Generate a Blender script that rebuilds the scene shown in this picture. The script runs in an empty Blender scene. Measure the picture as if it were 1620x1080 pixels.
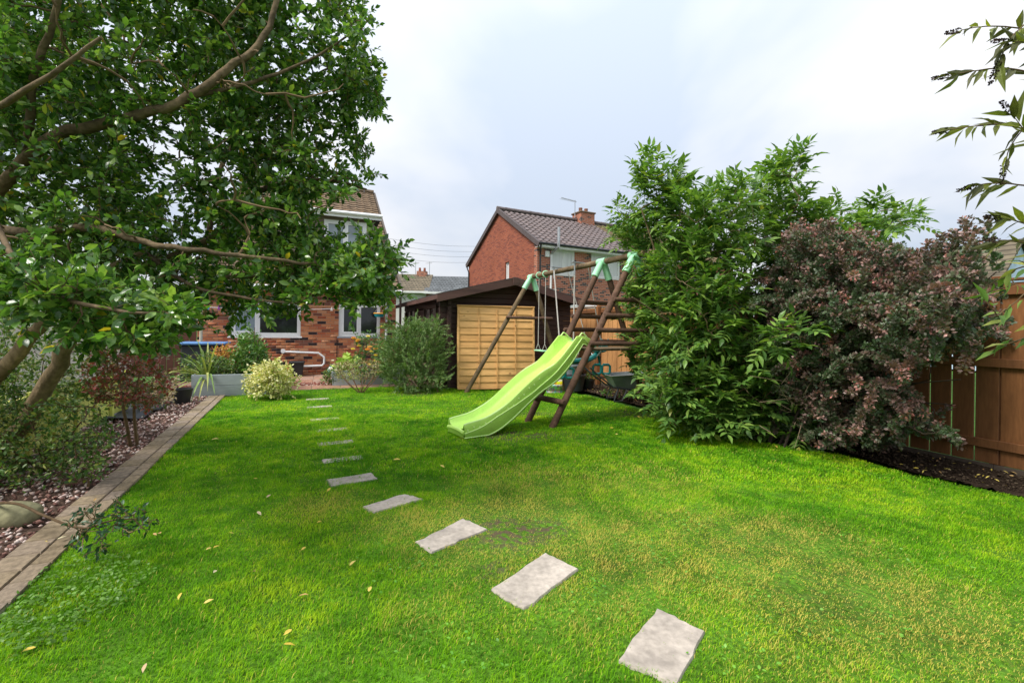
import bpy, math, random
import numpy as np
from mathutils import Vector, Matrix
R = math.radians
SC = bpy.context.scene
C = SC.collection
rng = np.random.default_rng(7)
random.seed(7)

# ------------------------------------------------------------ camera
H = 1.4; F = 720.0; CX, CY = 810.0, 518.0; ROLL = R(0.8)
cr, sr = math.cos(ROLL), math.sin(ROLL)
cam_d = bpy.data.cameras.new('camera'); cam = bpy.data.objects.new('camera', cam_d); C.objects.link(cam)
cam_d.sensor_width = 36; cam_d.lens = 36 * F / 1620; cam_d.shift_y = -(540 - CY) / 1620
cam_d.clip_start = 0.05; cam_d.clip_end = 2000
cam.matrix_world = Matrix(((cr, -sr, 0, 0), (0, 0, -1, 0), (sr, cr, 0, H), (0, 0, 0, 1)))
SC.camera = cam

# ------------------------------------------------------------ world and sun (overcast)
SUN_EL, SUN_AZ = R(52), R(-125)        # azimuth measured from +Y towards +X : behind the camera, to its left
W = bpy.data.worlds.new('World'); SC.world = W; W.use_nodes = True
nt = W.node_tree; nd = nt.nodes; lk = nt.links; nd.clear()
def wn(t, **k):
    n = nd.new(t)
    for a, b in k.items(): setattr(n, a, b)
    return n
out = wn('ShaderNodeOutputWorld'); bg = wn('ShaderNodeBackground'); bg.inputs[1].default_value = 0.1
sky = wn('ShaderNodeTexSky', sky_type='NISHITA'); sky.sun_disc = False
sky.sun_elevation = SUN_EL; sky.sun_rotation = SUN_AZ
tc = wn('ShaderNodeTexCoord'); sx = wn('ShaderNodeSeparateXYZ'); lk.new(tc.outputs['Generated'], sx.inputs[0])
add = wn('ShaderNodeMath', operation='ADD'); add.inputs[1].default_value = 0.35
mx = wn('ShaderNodeMath', operation='MAXIMUM'); mx.inputs[1].default_value = 0.0
lk.new(sx.outputs[2], mx.inputs[0]); lk.new(mx.outputs[0], add.inputs[0])
dv = wn('ShaderNodeVectorMath', operation='DIVIDE'); lk.new(tc.outputs['Generated'], dv.inputs[0]); lk.new(add.outputs[0], dv.inputs[1])
mp = wn('ShaderNodeMapping'); mp.inputs['Location'].default_value = (1.3, 0.35, 0); mp.inputs['Rotation'].default_value = (0, 0, 0.6); mp.inputs['Scale'].default_value = (1.0, 0.75, 0.0)
lk.new(dv.outputs[0], mp.inputs[0])
nz = wn('ShaderNodeTexNoise'); nz.inputs['Scale'].default_value = 1.15; nz.inputs['Detail'].default_value = 5; nz.inputs['Roughness'].default_value = 0.5; nz.inputs['Distortion'].default_value = 0.25
lk.new(mp.outputs[0], nz.inputs[0])
rp = wn('ShaderNodeValToRGB'); rp.color_ramp.elements[0].position = 0.40; rp.color_ramp.elements[1].position = 0.60
rp.color_ramp.elements[0].color = (0.66, 0.745, 0.885, 1); rp.color_ramp.elements[1].color = (0.985, 0.99, 1.02, 1)
lk.new(nz.outputs[0], rp.inputs[0])
gr = wn('ShaderNodeMapRange'); gr.inputs[1].default_value = 0.0; gr.inputs[2].default_value = 1.0; gr.inputs[3].default_value = 4.1; gr.inputs[4].default_value = 8.4
lk.new(mx.outputs[0], gr.inputs[0])
sc_ = wn('ShaderNodeVectorMath', operation='SCALE'); lk.new(rp.outputs[0], sc_.inputs[0]); lk.new(gr.outputs[0], sc_.inputs['Scale'])
mixw = wn('ShaderNodeMixRGB'); mixw.inputs[0].default_value = 0.94
lk.new(sky.outputs[0], mixw.inputs[1]); lk.new(sc_.outputs[0], mixw.inputs[2])
lk.new(mixw.outputs[0], bg.inputs[0]); lk.new(bg.outputs[0], out.inputs[0])
sd = bpy.data.lights.new('sun', 'SUN'); sd.energy = 2.2; sd.angle = R(22); sd.color = (1.0, 0.96, 0.89)
so = bpy.data.objects.new('sun', sd); C.objects.link(so)
sun_dir = Vector((math.sin(SUN_AZ) * math.cos(SUN_EL), math.cos(SUN_AZ) * math.cos(SUN_EL), math.sin(SUN_EL)))
so.rotation_euler = sun_dir.to_track_quat('Z', 'Y').to_euler(); so.location = (0, 0, 12)
SC.view_settings.view_transform = 'Standard'; SC.view_settings.look = 'None'
SC.view_settings.exposure = 1.0; SC.view_settings.gamma = 1; SC.view_settings.use_curve_mapping = False
SC.render.engine = 'CYCLES'
SC.cycles.max_bounces = 6; SC.cycles.transparent_max_bounces = 8

# ------------------------------------------------------------ pixel (of the 1620x1080 photo) to place
def ray(px, py):
    dx, dy = px - CX, py - CY
    return (dx * cr + dy * sr) / F, -(-dx * sr + dy * cr) / F
def at(px, py, Y):
    x, z = ray(px, py); return np.array((x * Y, Y, H + z * Y))
def gnd(px, py, z=0.0):
    x, zz = ray(px, py); Y = (z - H) / zz; return np.array((x * Y, Y, z))
def rot2(th): return np.array((math.cos(th), math.sin(th))), np.array((-math.sin(th), math.cos(th)))

# ------------------------------------------------------------ materials
def mat(name, stops, interp='LINEAR', noise=(8, .15), bump=None, rough=.7, spec=.4, transl=0, stretch=(1, 1, 1), metal=0, fine=None, coat=0):
    m = bpy.data.materials.new(name); m.use_nodes = True; t = m.node_tree; n = t.nodes; l = t.links; n.clear()
    o = n.new('ShaderNodeOutputMaterial'); p = n.new('ShaderNodeBsdfPrincipled')
    p.inputs['Roughness'].default_value = rough; p.inputs['Specular IOR Level'].default_value = spec; p.inputs['Metallic'].default_value = metal
    p.inputs['Coat Weight'].default_value = coat
    oi = n.new('ShaderNodeObjectInfo'); a = n.new('ShaderNodeAttribute'); a.attribute_name = 'rnd'
    ad = n.new('ShaderNodeMath'); ad.operation = 'ADD'; l.new(oi.outputs['Random'], ad.inputs[0]); l.new(a.outputs['Fac'], ad.inputs[1])
    fr = n.new('ShaderNodeMath'); fr.operation = 'FRACT'; l.new(ad.outputs[0], fr.inputs[0])
    r = n.new('ShaderNodeValToRGB'); r.color_ramp.interpolation = interp
    if not isinstance(stops[0], (tuple, list)): stops = [(0, stops)]
    if not isinstance(stops[0][1], (tuple, list)): stops = [(i / max(1, len(stops) - 1), s) for i, s in enumerate(stops)]
    e = r.color_ramp.elements
    while len(e) < len(stops): e.new(0.5)
    while len(e) > max(1, len(stops)): e.remove(e[-1])
    for q, (ps, c) in zip(e, stops): q.position = ps; q.color = (*c, 1)
    l.new(fr.outputs[0], r.inputs[0]); col = r.outputs[0]
    tcn = n.new('ShaderNodeTexCoord'); v = n.new('ShaderNodeVectorMath'); v.operation = 'MULTIPLY_ADD'
    v.inputs[1].default_value = stretch; l.new(tcn.outputs['Object'], v.inputs[0])
    cx = n.new('ShaderNodeMath'); cx.operation = 'MULTIPLY'; cx.inputs[1].default_value = 37.0; l.new(oi.outputs['Random'], cx.inputs[0])
    cb = n.new('ShaderNodeCombineXYZ'); l.new(cx.outputs[0], cb.inputs[0]); l.new(cx.outputs[0], cb.inputs[2]); l.new(cb.outputs[0], v.inputs[2])
    if noise:
        for sc, am in ([noise] + ([fine] if fine else [])):
            z = n.new('ShaderNodeTexNoise'); z.inputs['Scale'].default_value = sc; z.inputs['Detail'].default_value = 5; l.new(v.outputs[0], z.inputs[0])
            mr = n.new('ShaderNodeMapRange'); mr.inputs[1].default_value = .3; mr.inputs[2].default_value = .7; mr.inputs[3].default_value = 1 - am; mr.inputs[4].default_value = 1 + am
            l.new(z.outputs[0], mr.inputs[0]); hs = n.new('ShaderNodeVectorMath'); hs.operation = 'SCALE'
            l.new(col, hs.inputs[0]); l.new(mr.outputs[0], hs.inputs['Scale']); col = hs.outputs[0]
    l.new(col, p.inputs['Base Color'])
    if bump:
        z2 = n.new('ShaderNodeTexNoise'); z2.inputs['Scale'].default_value = bump[0]; z2.inputs['Detail'].default_value = 6; l.new(v.outputs[0], z2.inputs[0])
        b = n.new('ShaderNodeBump'); b.inputs['Strength'].default_value = bump[1]; b.inputs['Distance'].default_value = bump[2] if len(bump) > 2 else .01
        l.new(z2.outputs[0], b.inputs['Height']); l.new(b.outputs[0], p.inputs['Normal'])
    if transl:
        tr = n.new('ShaderNodeBsdfTranslucent'); mxs = n.new('ShaderNodeMixShader'); mxs.inputs[0].default_value = transl
        br = n.new('ShaderNodeMixRGB'); br.blend_type = 'MULTIPLY'; br.inputs[0].default_value = 1; br.inputs[2].default_value = (1.5, 1.6, .7, 1)
        l.new(col, br.inputs[1]); l.new(br.outputs[0], tr.inputs[0]); l.new(p.outputs[0], mxs.inputs[1]); l.new(tr.outputs[0], mxs.inputs[2]); l.new(mxs.outputs[0], o.inputs[0])
    else: l.new(p.outputs[0], o.inputs[0])
    return m

def knots(m, scale, stretch, thr=.07, c=(.05, .022, .01)):
    t = m.node_tree; n = t.nodes; l = t.links; p = [q for q in n if q.type == 'BSDF_PRINCIPLED'][0]; src = p.inputs['Base Color'].links[0].from_socket
    tcn = n.new('ShaderNodeTexCoord'); oi = n.new('ShaderNodeObjectInfo'); v = n.new('ShaderNodeVectorMath'); v.operation = 'MULTIPLY_ADD'; v.inputs[1].default_value = stretch; l.new(tcn.outputs['Object'], v.inputs[0])
    cb = n.new('ShaderNodeCombineXYZ'); k = n.new('ShaderNodeMath'); k.operation = 'MULTIPLY'; k.inputs[1].default_value = 19; l.new(oi.outputs['Random'], k.inputs[0]); l.new(k.outputs[0], cb.inputs[0]); l.new(k.outputs[0], cb.inputs[2]); l.new(cb.outputs[0], v.inputs[2])
    w = n.new('ShaderNodeTexVoronoi'); w.inputs['Scale'].default_value = scale; l.new(v.outputs[0], w.inputs[0]); mr = n.new('ShaderNodeMapRange'); mr.inputs[1].default_value = thr*.6; mr.inputs[2].default_value = thr*1.6; mr.inputs[3].default_value = .85; mr.inputs[4].default_value = 0; l.new(w.outputs['Distance'], mr.inputs[0])
    mx_ = n.new('ShaderNodeMixRGB'); mx_.inputs[2].default_value = (*c, 1); l.new(mr.outputs[0], mx_.inputs[0]); l.new(src, mx_.inputs[1]); l.new(mx_.outputs[0], p.inputs['Base Color'])

# ------------------------------------------------------------ objects
def link(o, parent=None):
    C.objects.link(o)
    if parent is not None: o.parent = parent
    return o
def tag(o, label=None, cat=None, group=None, kind=None):
    if label: o['label'] = label
    if cat: o['category'] = cat
    if group: o['group'] = group
    if kind: o['kind'] = kind
    return o
def empty(name, loc, rz=0, **k):
    o = bpy.data.objects.new(name, None); o.empty_display_size = .1; C.objects.link(o)
    o.location = loc; o.rotation_euler = (0, 0, rz); tag(o, **k)
    bpy.context.view_layer.update() if False else None
    o['_m'] = 0; del o['_m']
    return o
def mesh_np(name, V, faces, mats, smooth=False, rnd=None, mi=None):
    """V (n,3); faces: list of index arrays of equal length per array"""
    me = bpy.data.meshes.new(name)
    V = np.asarray(V, dtype=np.float32)
    me.vertices.add(len(V)); me.vertices.foreach_set('co', V.ravel())
    idx = np.concatenate([np.asarray(f, dtype=np.int32).ravel() for f in faces])
    tot = np.concatenate([np.full(len(f), np.asarray(f).shape[1], dtype=np.int32) for f in faces])
    st = np.concatenate(([0], np.cumsum(tot)[:-1])).astype(np.int32)
    me.loops.add(len(idx)); me.loops.foreach_set('vertex_index', idx)
    me.polygons.add(len(tot)); me.polygons.foreach_set('loop_start', st); me.polygons.foreach_set('loop_total', tot)
    if smooth: me.polygons.foreach_set('use_smooth', np.ones(len(tot), dtype=bool))
    if mi is not None: me.polygons.foreach_set('material_index', np.asarray(mi, dtype=np.int32))
    for m in (mats if isinstance(mats, (list, tuple)) else [mats]): me.materials.append(m)
    if rnd is not None:
        at_ = me.attributes.new('rnd', 'FLOAT', 'FACE'); at_.data.foreach_set('value', np.asarray(rnd, dtype=np.float32))
    me.update(calc_edges=True)
    return me
class MB:
    def __init__(s): s.v = []; s.f = []; s.m = []; s.r = []; s.mi = 0; s.rn = 0.0
    def add(s, vs, fs):
        b = len(s.v); s.v += [tuple(map(float, p)) for p in vs]
        for f in fs: s.f.append(tuple(b + i for i in f)); s.m.append(s.mi); s.r.append(s.rn)
    def box(s, lo, hi, M=None):
        (a, b, c), (d, e, f) = lo, hi
        vs = [(a, b, c), (d, b, c), (d, e, c), (a, e, c), (a, b, f), (d, b, f), (d, e, f), (a, e, f)]
        if M is not None: vs = [M @ Vector(p) for p in vs]
        s.add(vs, [(0, 3, 2, 1), (4, 5, 6, 7), (0, 1, 5, 4), (1, 2, 6, 5), (2, 3, 7, 6), (3, 0, 4, 7)])
        return s
    def cbox(s, lo, hi, b=.006, M=None):
        """box with chamfered long edges"""
        (x0, y0, z0), (x1, y1, z1) = lo, hi; b = min(b, (x1 - x0) * .3, (y1 - y0) * .3, (z1 - z0) * .3)
        ring = []
        for z, k in ((z0, b), (z0 + b, 0), (z1 - b, 0), (z1, b)):
            ring.append([(x0 + b + k*0, y0 + k, z), (x1 - b, y0 + k, z), (x1 - k, y0 + b, z), (x1 - k, y1 - b, z), (x1 - b, y1 - k, z), (x0 + b, y1 - k, z), (x0 + k, y1 - b, z), (x0 + k, y0 + b, z)])
        vs = [p for r_ in ring for p in r_]
        if M is not None: vs = [M @ Vector(p) for p in vs]
        fs = [tuple(range(7, -1, -1)), tuple(range(24, 32))]
        for k in range(3):
            for i in range(8): j = (i + 1) % 8; fs.append((k*8+i, k*8+j, k*8+8+j, k*8+8+i))
        s.add(vs, fs); return s
    def tube(s, pts, rad, seg=6, cap=True):
        pts = [Vector(p) for p in pts]; n = len(pts)
        if not hasattr(rad, '__len__'): rad = [rad] * n
        d = (pts[1] - pts[0]).normalized(); ref = Vector((0, 0, 1)) if abs(d.z) < .9 else Vector((1, 0, 0))
        u = d.cross(ref).normalized(); vs = []
        for i, p in enumerate(pts):
            if i == 0: t = pts[1] - p
            elif i == n - 1: t = p - pts[i - 1]
            else: t = pts[i + 1] - pts[i - 1]
            if t.length < 1e-9: t = d
            t.normalize(); u = (u - t * u.dot(t)); u = u.normalized() if u.length > 1e-6 else t.orthogonal().normalized(); w = t.cross(u)
            for k in range(seg):
                a = 2 * math.pi * k / seg; vs.append(p + (u * math.cos(a) + w * math.sin(a)) * rad[i])
        fs = [(i*seg+k, i*seg+(k+1) % seg, (i+1)*seg+(k+1) % seg, (i+1)*seg+k) for i in range(n-1) for k in range(seg)]
        if cap: fs += [tuple(range(seg-1, -1, -1)), tuple(range((n-1)*seg, n*seg))]
        s.add(vs, fs); return s
    def lathe(s, prof, c=(0, 0, 0), seg=16, M=None):
        vs = []
        for r_, z in prof:
            for k in range(seg):
                a = 2*math.pi*k/seg; p = Vector((c[0]+r_*math.cos(a), c[1]+r_*math.sin(a), c[2]+z)); vs.append(M @ p if M is not None else p)
        n = len(prof); s.add(vs, [(i*seg+k, i*seg+(k+1) % seg, (i+1)*seg+(k+1) % seg, (i+1)*seg+k) for i in range(n-1) for k in range(seg)]); return s
    def build(s, name, m, parent=None, smooth=False, loc=None, mat_world=None):
        me = bpy.data.meshes.new(name); me.from_pydata(s.v, [], s.f)
        for x in (m if isinstance(m, (list, tuple)) else [m]): me.materials.append(x)
        me.polygons.foreach_set('material_index', s.m)
        if any(s.r): me.attributes.new('rnd', 'FLOAT', 'FACE').data.foreach_set('value', s.r)
        if smooth:
            me.polygons.foreach_set('use_smooth', [True] * len(s.f))
            me.update(); me.set_sharp_from_angle(angle=R(40))
        me.update()
        o = bpy.data.objects.new(name, me); link(o, parent)
        if loc is not None: o.location = loc
        return o
def box_part(name, lo, hi, m, parent, bev=.004):
    b = MB(); (b.cbox(lo, hi, bev) if bev else b.box(lo, hi)); return b.build(name, m, parent)
def merge(name, T, Ms, m, parent=None, smooth=False, rnd=None, kind='stuff'):
    V, fcs = T; V = np.asarray(V, float); Ms = np.asarray(Ms); N = len(Ms); k = len(V)
    P = np.einsum('nij,kj->nki', Ms[:, :3, :3], V) + Ms[:, None, :3, 3]
    by = {}
    for i, f in enumerate(fcs): by.setdefault(len(f), []).append(f)
    off = (np.arange(N) * k)[:, None, None]; faces = []; rr = []
    if rnd is None: rnd = rng.random(N)
    for L, fl in by.items():
        A = np.array(fl)[None] + off; faces.append(A.reshape(-1, L)); rr.append(np.repeat(rnd, len(fl)))
    me = mesh_np(name, P.reshape(-1, 3), faces, m, smooth, np.concatenate(rr))
    o = bpy.data.objects.new(name, me); link(o, parent)
    if kind: o['kind'] = kind
    return o
def pieces(name, T, Ms, m, parent=None, key=None, nmax=290, smooth=False, restname=None):
    """the pieces that show largest as parts, the rest joined as one part"""
    Ms = np.asarray(Ms); order = np.argsort(key) if key is not None else np.arange(len(Ms))
    me = bpy.data.meshes.new(name); me.from_pydata([tuple(v) for v in T[0]], [], T[1]); me.materials.append(m)
    if smooth: me.polygons.foreach_set('use_smooth', [True] * len(T[1]))
    me.update()
    for i in order[:nmax]:
        o = bpy.data.objects.new(name, me); link(o, parent); o.matrix_local = Matrix([list(map(float, r_)) for r_ in Ms[i]])
    if len(order) > nmax: merge(restname or name, T, Ms[order[nmax:]], m, parent, smooth)
def mats_from(P, X, Y, Z):
    P = np.asarray(P); N = len(P); M = np.zeros((N, 4, 4)); M[:, :3, 0] = X; M[:, :3, 1] = Y; M[:, :3, 2] = Z; M[:, :3, 3] = P; M[:, 3, 3] = 1; return M
def nrm(a): return a / np.maximum(np.linalg.norm(a, axis=-1, keepdims=True), 1e-9)
def leaf_mats(P, D, N, L, Wd):
    D = nrm(D); Y = nrm(np.cross(N, D)); Z = np.cross(D, Y)
    L = np.asarray(L).reshape(-1, 1) * np.ones((len(P), 1)); Wd = np.asarray(Wd).reshape(-1, 1) * np.ones((len(P), 1))
    return mats_from(P, D * L, Y * Wd, Z * L)
# leaf templates : x along the leaf 0..1, y across -.5...5, z up
LEAF_OVAL = ([(0, 0, 0), (.22, .36, .04), (.6, .42, .05), (1, 0, -.1), (.6, -.42, .05), (.22, -.36, .04), (.22, 0, 0), (.62, 0, -.01)],
             [(0, 6, 1), (1, 6, 7, 2), (2, 7, 3), (0, 5, 6), (5, 4, 7, 6), (4, 3, 7)])
LEAF_LANCE = ([(0, 0, 0), (.2, .38, .03), (.5, .46, .0), (1, 0, -.22), (.5, -.46, .0), (.2, -.38, .03), (.5, 0, -.05)],
              [(0, 6, 1), (1, 6, 2), (2, 6, 3), (0, 5, 6), (5, 4, 6), (4, 3, 6)])
LEAF_SMALL = ([(0, 0, 0), (.5, .5, .08), (1, 0, 0), (.5, -.5, .08)], [(0, 2, 1), (0, 3, 2)])
BOX_T = ([(0, 0, 0), (1, 0, 0), (1, 1, 0), (0, 1, 0), (0, 0, 1), (1, 0, 1), (1, 1, 1), (0, 1, 1)],
         [(0, 3, 2, 1), (4, 5, 6, 7), (0, 1, 5, 4), (1, 2, 6, 5), (2, 3, 7, 6), (3, 0, 4, 7)])
def cbox_t(b=(.03, .03, .06)):
    """unit box 0..1 with chamfered top edges"""
    bx, by, bz = b
    return ([(0, 0, 0), (1, 0, 0), (1, 1, 0), (0, 1, 0), (0, 0, 1-bz), (1, 0, 1-bz), (1, 1, 1-bz), (0, 1, 1-bz), (bx, by, 1), (1-bx, by, 1), (1-bx, 1-by, 1), (bx, 1-by, 1)],
            [(0, 3, 2, 1), (0, 1, 5, 4), (1, 2, 6, 5), (2, 3, 7, 6), (3, 0, 4, 7), (4, 5, 9, 8), (5, 6, 10, 9), (6, 7, 11, 10), (7, 4, 8, 11), (8, 9, 10, 11)])
def box_m(x0, y0, z0, x1, y1, z1):
    M = np.eye(4); M[0, 0] = x1-x0; M[1, 1] = y1-y0; M[2, 2] = z1-z0; M[:3, 3] = (x0, y0, z0); return M
def inpoly(x, y, poly):
    c = np.zeros(x.shape, bool); n = len(poly)
    for i in range(n):
        x0, y0 = poly[i]; x1, y1 = poly[(i+1) % n]
        if y0 == y1: continue
        c ^= ((y0 > y) != (y1 > y)) & (x < (x1-x0)*(y-y0)/(y1-y0)+x0)
    return c
def smooth_path(pts, k=4):
    pts = np.asarray(pts, float); n = len(pts); P = np.vstack((2*pts[0]-pts[1], pts, 2*pts[-1]-pts[-2])); o = []
    for i in range(1, n):
        a, b, c, d = P[i-1], P[i], P[i+1], P[i+2]
        for t in np.arange(k)/k: o.append(.5*((2*b)+(-a+c)*t+(2*a-5*b+4*c-d)*t*t+(-a+3*b-3*c+d)*t**3))
    o.append(pts[-1]); return np.array(o)
_nz = np.random.default_rng(3).normal(size=(6, 3)); _nz /= np.linalg.norm(_nz, axis=1)[:, None]; _ph = np.random.default_rng(4).random(6)*6.28
def lump(P, f):
    """cheap smooth 3-D noise in -1..1"""
    return (np.sin(P @ _nz.T * f + _ph).mean(axis=-1)*1.6 + .5*np.sin(P @ _nz[::-1].T * f*2.3 + _ph*2).mean(axis=-1)*1.6)

# ------------------------------------------------------------ plants
class Plant:
    def __init__(s): s.n = []; s.d = []; s.mb = MB()
    def limb(s, pts, r0, r1, name=None, m=None, parent=None, seg=8, k=5, org=(0, 0, 0)):
        p = smooth_path(pts, k); rad = np.linspace(r0, r1, len(p)); org = np.array(org)
        p[1:-1] += rng.normal(size=(len(p)-2, 3))*r0*.12
        b = MB() if name else s.mb
        b.tube([tuple(q - org) for q in p], list(rad), seg)
        if name: b.build(name, m, parent, smooth=True)
        s.nodes(p); return p
    def nodes(s, p):
        d = np.gradient(p, axis=0); s.n += list(p); s.d += list(nrm(d))
    def branch(s, targets, r0, r1, n=5, jit=.06, sag=.0, k=3, seg=4, org=(0, 0, 0), follow=.35, up=0.0):
        """connect each target to the nearest node; returns the list of paths"""
        out = []; org = np.array(org)
        N = np.array(s.n); dd = np.array([np.min(np.linalg.norm(N - t, axis=1)) for t in targets])
        for t in np.asarray(targets)[np.argsort(dd)]:
            N = np.array(s.n); q = np.linalg.norm(N - t, axis=1); i = int(np.argmin(q)); a = N[i]; L = q[i]
            if L < (.14 if r0 > .008 else .02): continue
            u = np.linspace(0, 1, n)[:, None]; mid = (a+t)/2 + np.array(s.d[i])*L*follow*.5 + np.array((0, 0, up*L))
            p = (1-u)**2*a + 2*u*(1-u)*mid + u*u*t; p[:, 2] -= (sag*L*u*u)[:, 0]
            p[1:] += rng.normal(size=(n-1, 3))*jit*L/n
            s.mb.tube([tuple(x-org) for x in p], list(np.linspace(r0, r1, n)), seg, cap=False); s.nodes(p[1:]); out.append(p)
        return out
def leaves_on(paths, per, L, Wd, frac=.3, ang=.9, upn=.7, jl=.25, droop=0.0, spread=0.01):
    """alternate leaves along the outer part of each path -> matrices"""
    P = []; D = []
    for p in paths:
        n = len(p); seg = np.linalg.norm(np.diff(p, axis=0), axis=1).sum(); m_ = max(2, int(per if per > 1.5 and isinstance(per, int) else seg*per))
        t = frac + (1-frac)*(np.arange(m_)+rng.random(m_)*.6)/m_; t = np.clip(t, 0, .999)*(n-1)
        i = t.astype(int); f = (t-i)[:, None]; q = p[i]*(1-f)+p[i+1]*f; d = nrm(p[i+1]-p[i])
        rv = rng.normal(size=(m_, 3)); side = nrm(np.cross(d, rv)); a = ang*(1-.6*(t/(n-1))**3)[:, None]
        P.append(q + rng.normal(size=(m_, 3))*spread); D.append(d*np.cos(a)+side*np.sin(a)+np.array((0, 0, -droop)))
    P = np.concatenate(P); D = nrm(np.concatenate(D)); N = np.array((0, 0, 1.0))*upn + rng.normal(size=P.shape)*.5
    k = 1+jl*rng.normal(size=len(P)).clip(-2, 1.6)
    return leaf_mats(P, D, N, L*k, Wd*k)
def shift(Ms, org):
    Ms = np.array(Ms); Ms[:, :3, 3] -= np.array(org); return Ms
# ------------------------------------------------------------ colours
TH = R(22.5)
m_soil = mat('soil', [(.035, .024, .016), (.07, .048, .032)], noise=(3, .35), fine=(45, .35), bump=(30, .9, .03), rough=.95, spec=.1)
m_brick = mat('brick_red', [(0, (.44, .155, .075)), (.22, (.52, .21, .10)), (.45, (.38, .11, .055)), (.6, (.55, .26, .14)), (.76, (.045, .03, .03)), (.92, (.2, .08, .055))], 'CONSTANT', noise=(9, .25), fine=(60, .2), bump=(60, .4, .004), rough=.85, spec=.2)
m_mortar = mat('mortar', (.42, .33, .27), noise=(12, .2), bump=(40, .4, .004), rough=.95, spec=.1)
m_white = mat('white_plastic', (.85, .86, .87), noise=(3, .04), rough=.35)
m_paleframe = mat('white_paint', (.72, .72, .70), noise=(4, .1), rough=.5)
m_black = mat('black_plastic', (.02, .021, .023), noise=(6, .2), rough=.45)
m_grey = mat('grey_plastic', (.28, .31, .35), noise=(6, .12), rough=.5)
m_dark = mat('dark_plastic', (.035, .04, .045), noise=(6, .2), rough=.5)
m_metal = mat('galvanised_steel', (.45, .46, .47), noise=(10, .15), rough=.4, metal=.8)
m_twig = mat('twig_bark', [(.10, .065, .035), (.17, .115, .06)], noise=(20, .25), rough=.85, spec=.2)
m_bark = mat('tree_bark', [(.21, .155, .09), (.27, .2, .115)], noise=(6, .4), fine=(30, .3), bump=(22, .8, .02), rough=.9, spec=.2, stretch=(1, 1, .5))

# ------------------------------------------------------------ ground
def sheet(name, poly, z, m, res=None, amp=0, kind='structure', f=3.0, parent=None, base=0):
    poly = np.asarray(poly, float)
    if res is None:
        b = MB(); b.add([(x, y, z) for x, y in poly], [tuple(range(len(poly)))]); return tag(b.build(name, m, parent), kind=kind)
    lo = poly.min(0); hi = poly.max(0); nx = int((hi[0]-lo[0])/res)+2; ny = int((hi[1]-lo[1])/res)+2
    X, Y = np.meshgrid(lo[0]+np.arange(nx)*res, lo[1]+np.arange(ny)*res, indexing='ij')
    P = np.stack((X, Y, X*0), -1); Z = z+amp*lump(P.reshape(-1, 3), f).reshape(X.shape)+amp*.4*rng.normal(size=X.shape)
    ids = np.arange(nx*ny).reshape(nx, ny); q = np.stack((ids[:-1, :-1], ids[1:, :-1], ids[1:, 1:], ids[:-1, 1:]), -1).reshape(-1, 4)
    cxy = (np.stack((X, Y), -1)[:-1, :-1]+res/2).reshape(-1, 2); q = q[inpoly(cxy[:, 0], cxy[:, 1], poly)]
    V = np.stack((X, Y, Z), -1).reshape(-1, 3); use = np.unique(q); rm = np.zeros(len(V), int); rm[use] = np.arange(len(use))
    me = mesh_np(name, V[use], [rm[q]], m, smooth=True); o = bpy.data.objects.new(name, me); link(o, parent); o['kind'] = kind; return o
EA = R(25.1); e_u, e_v = rot2(EA); f_u, f_v = rot2(TH)
E0 = np.array((-2.60, 2.33))                      # on the joint between the two courses of edging
def edge(s, off=0): return E0+e_v*s+e_u*off
F0 = np.array((5.05, 4.6))                        # the fence line
def fen(s, off=0): return F0+f_v*s+f_u*off
g2 = lambda x, y: gnd(x, y)[:2]
m_field = mat('field_grass', [(.05, .12, .02)], noise=(.3, .3), fine=(6, .3), rough=.95, spec=.1)
sheet('ground', [(-400, -400), (400, -400), (400, 700), (-400, 700)], -.08, m_field)
m_lawnbase = mat('lawn_earth', [(.07, .16, .012)], noise=(2, .4), fine=(40, .5), bump=(50, .8, .02), rough=.95, spec=.1)
LAWN = [edge(-5, .10), edge(6.97, .10), g2(400, 623), g2(470, 614), g2(560, 612), g2(640, 612), g2(705, 614), g2(760, 618), g2(830, 618), g2(895, 620), g2(935, 627), g2(1000, 644), g2(1080, 668), g2(1200, 700), g2(1340, 722), g2(1440, 752), g2(1620, 788), (5.6, 2.0), (8.5, -5)]
lawn = sheet('lawn', LAWN, 0.0, m_lawnbase, res=.08, amp=.004, f=1.6)
SOIL = [g2(875, 606), g2(925, 618), g2(985, 632), g2(1075, 656), g2(1200, 690), g2(1340, 714), g2(1440, 744), g2(1620, 780), (5.0, 1.5), fen(-3.2, .1), fen(9, .1), (.9, 12.6)]
sheet('soil_bed', SOIL, -.012, m_soil, res=.05, amp=.022, f=6)
m_gravelbase = mat('gravel_earth', [(.10, .065, .05)], noise=(5, .4), fine=(60, .5), bump=(60, 1, .02), rough=.95, spec=.1)
LF0 = np.array((-5.6, 6.1)); lf = lambda s, off=0: LF0+f_v*s+f_u*off       # left boundary fence
GRAVEL = [edge(-4, -.16), edge(7.0, -.16), np.array((-6.3, 8.9)), np.array((-8.2, 12.0)), lf(6, -.1), lf(-9, -.1)]
sheet('gravel_bed', GRAVEL, -.01, m_gravelbase, res=.08, amp=.02, f=3)

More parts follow.
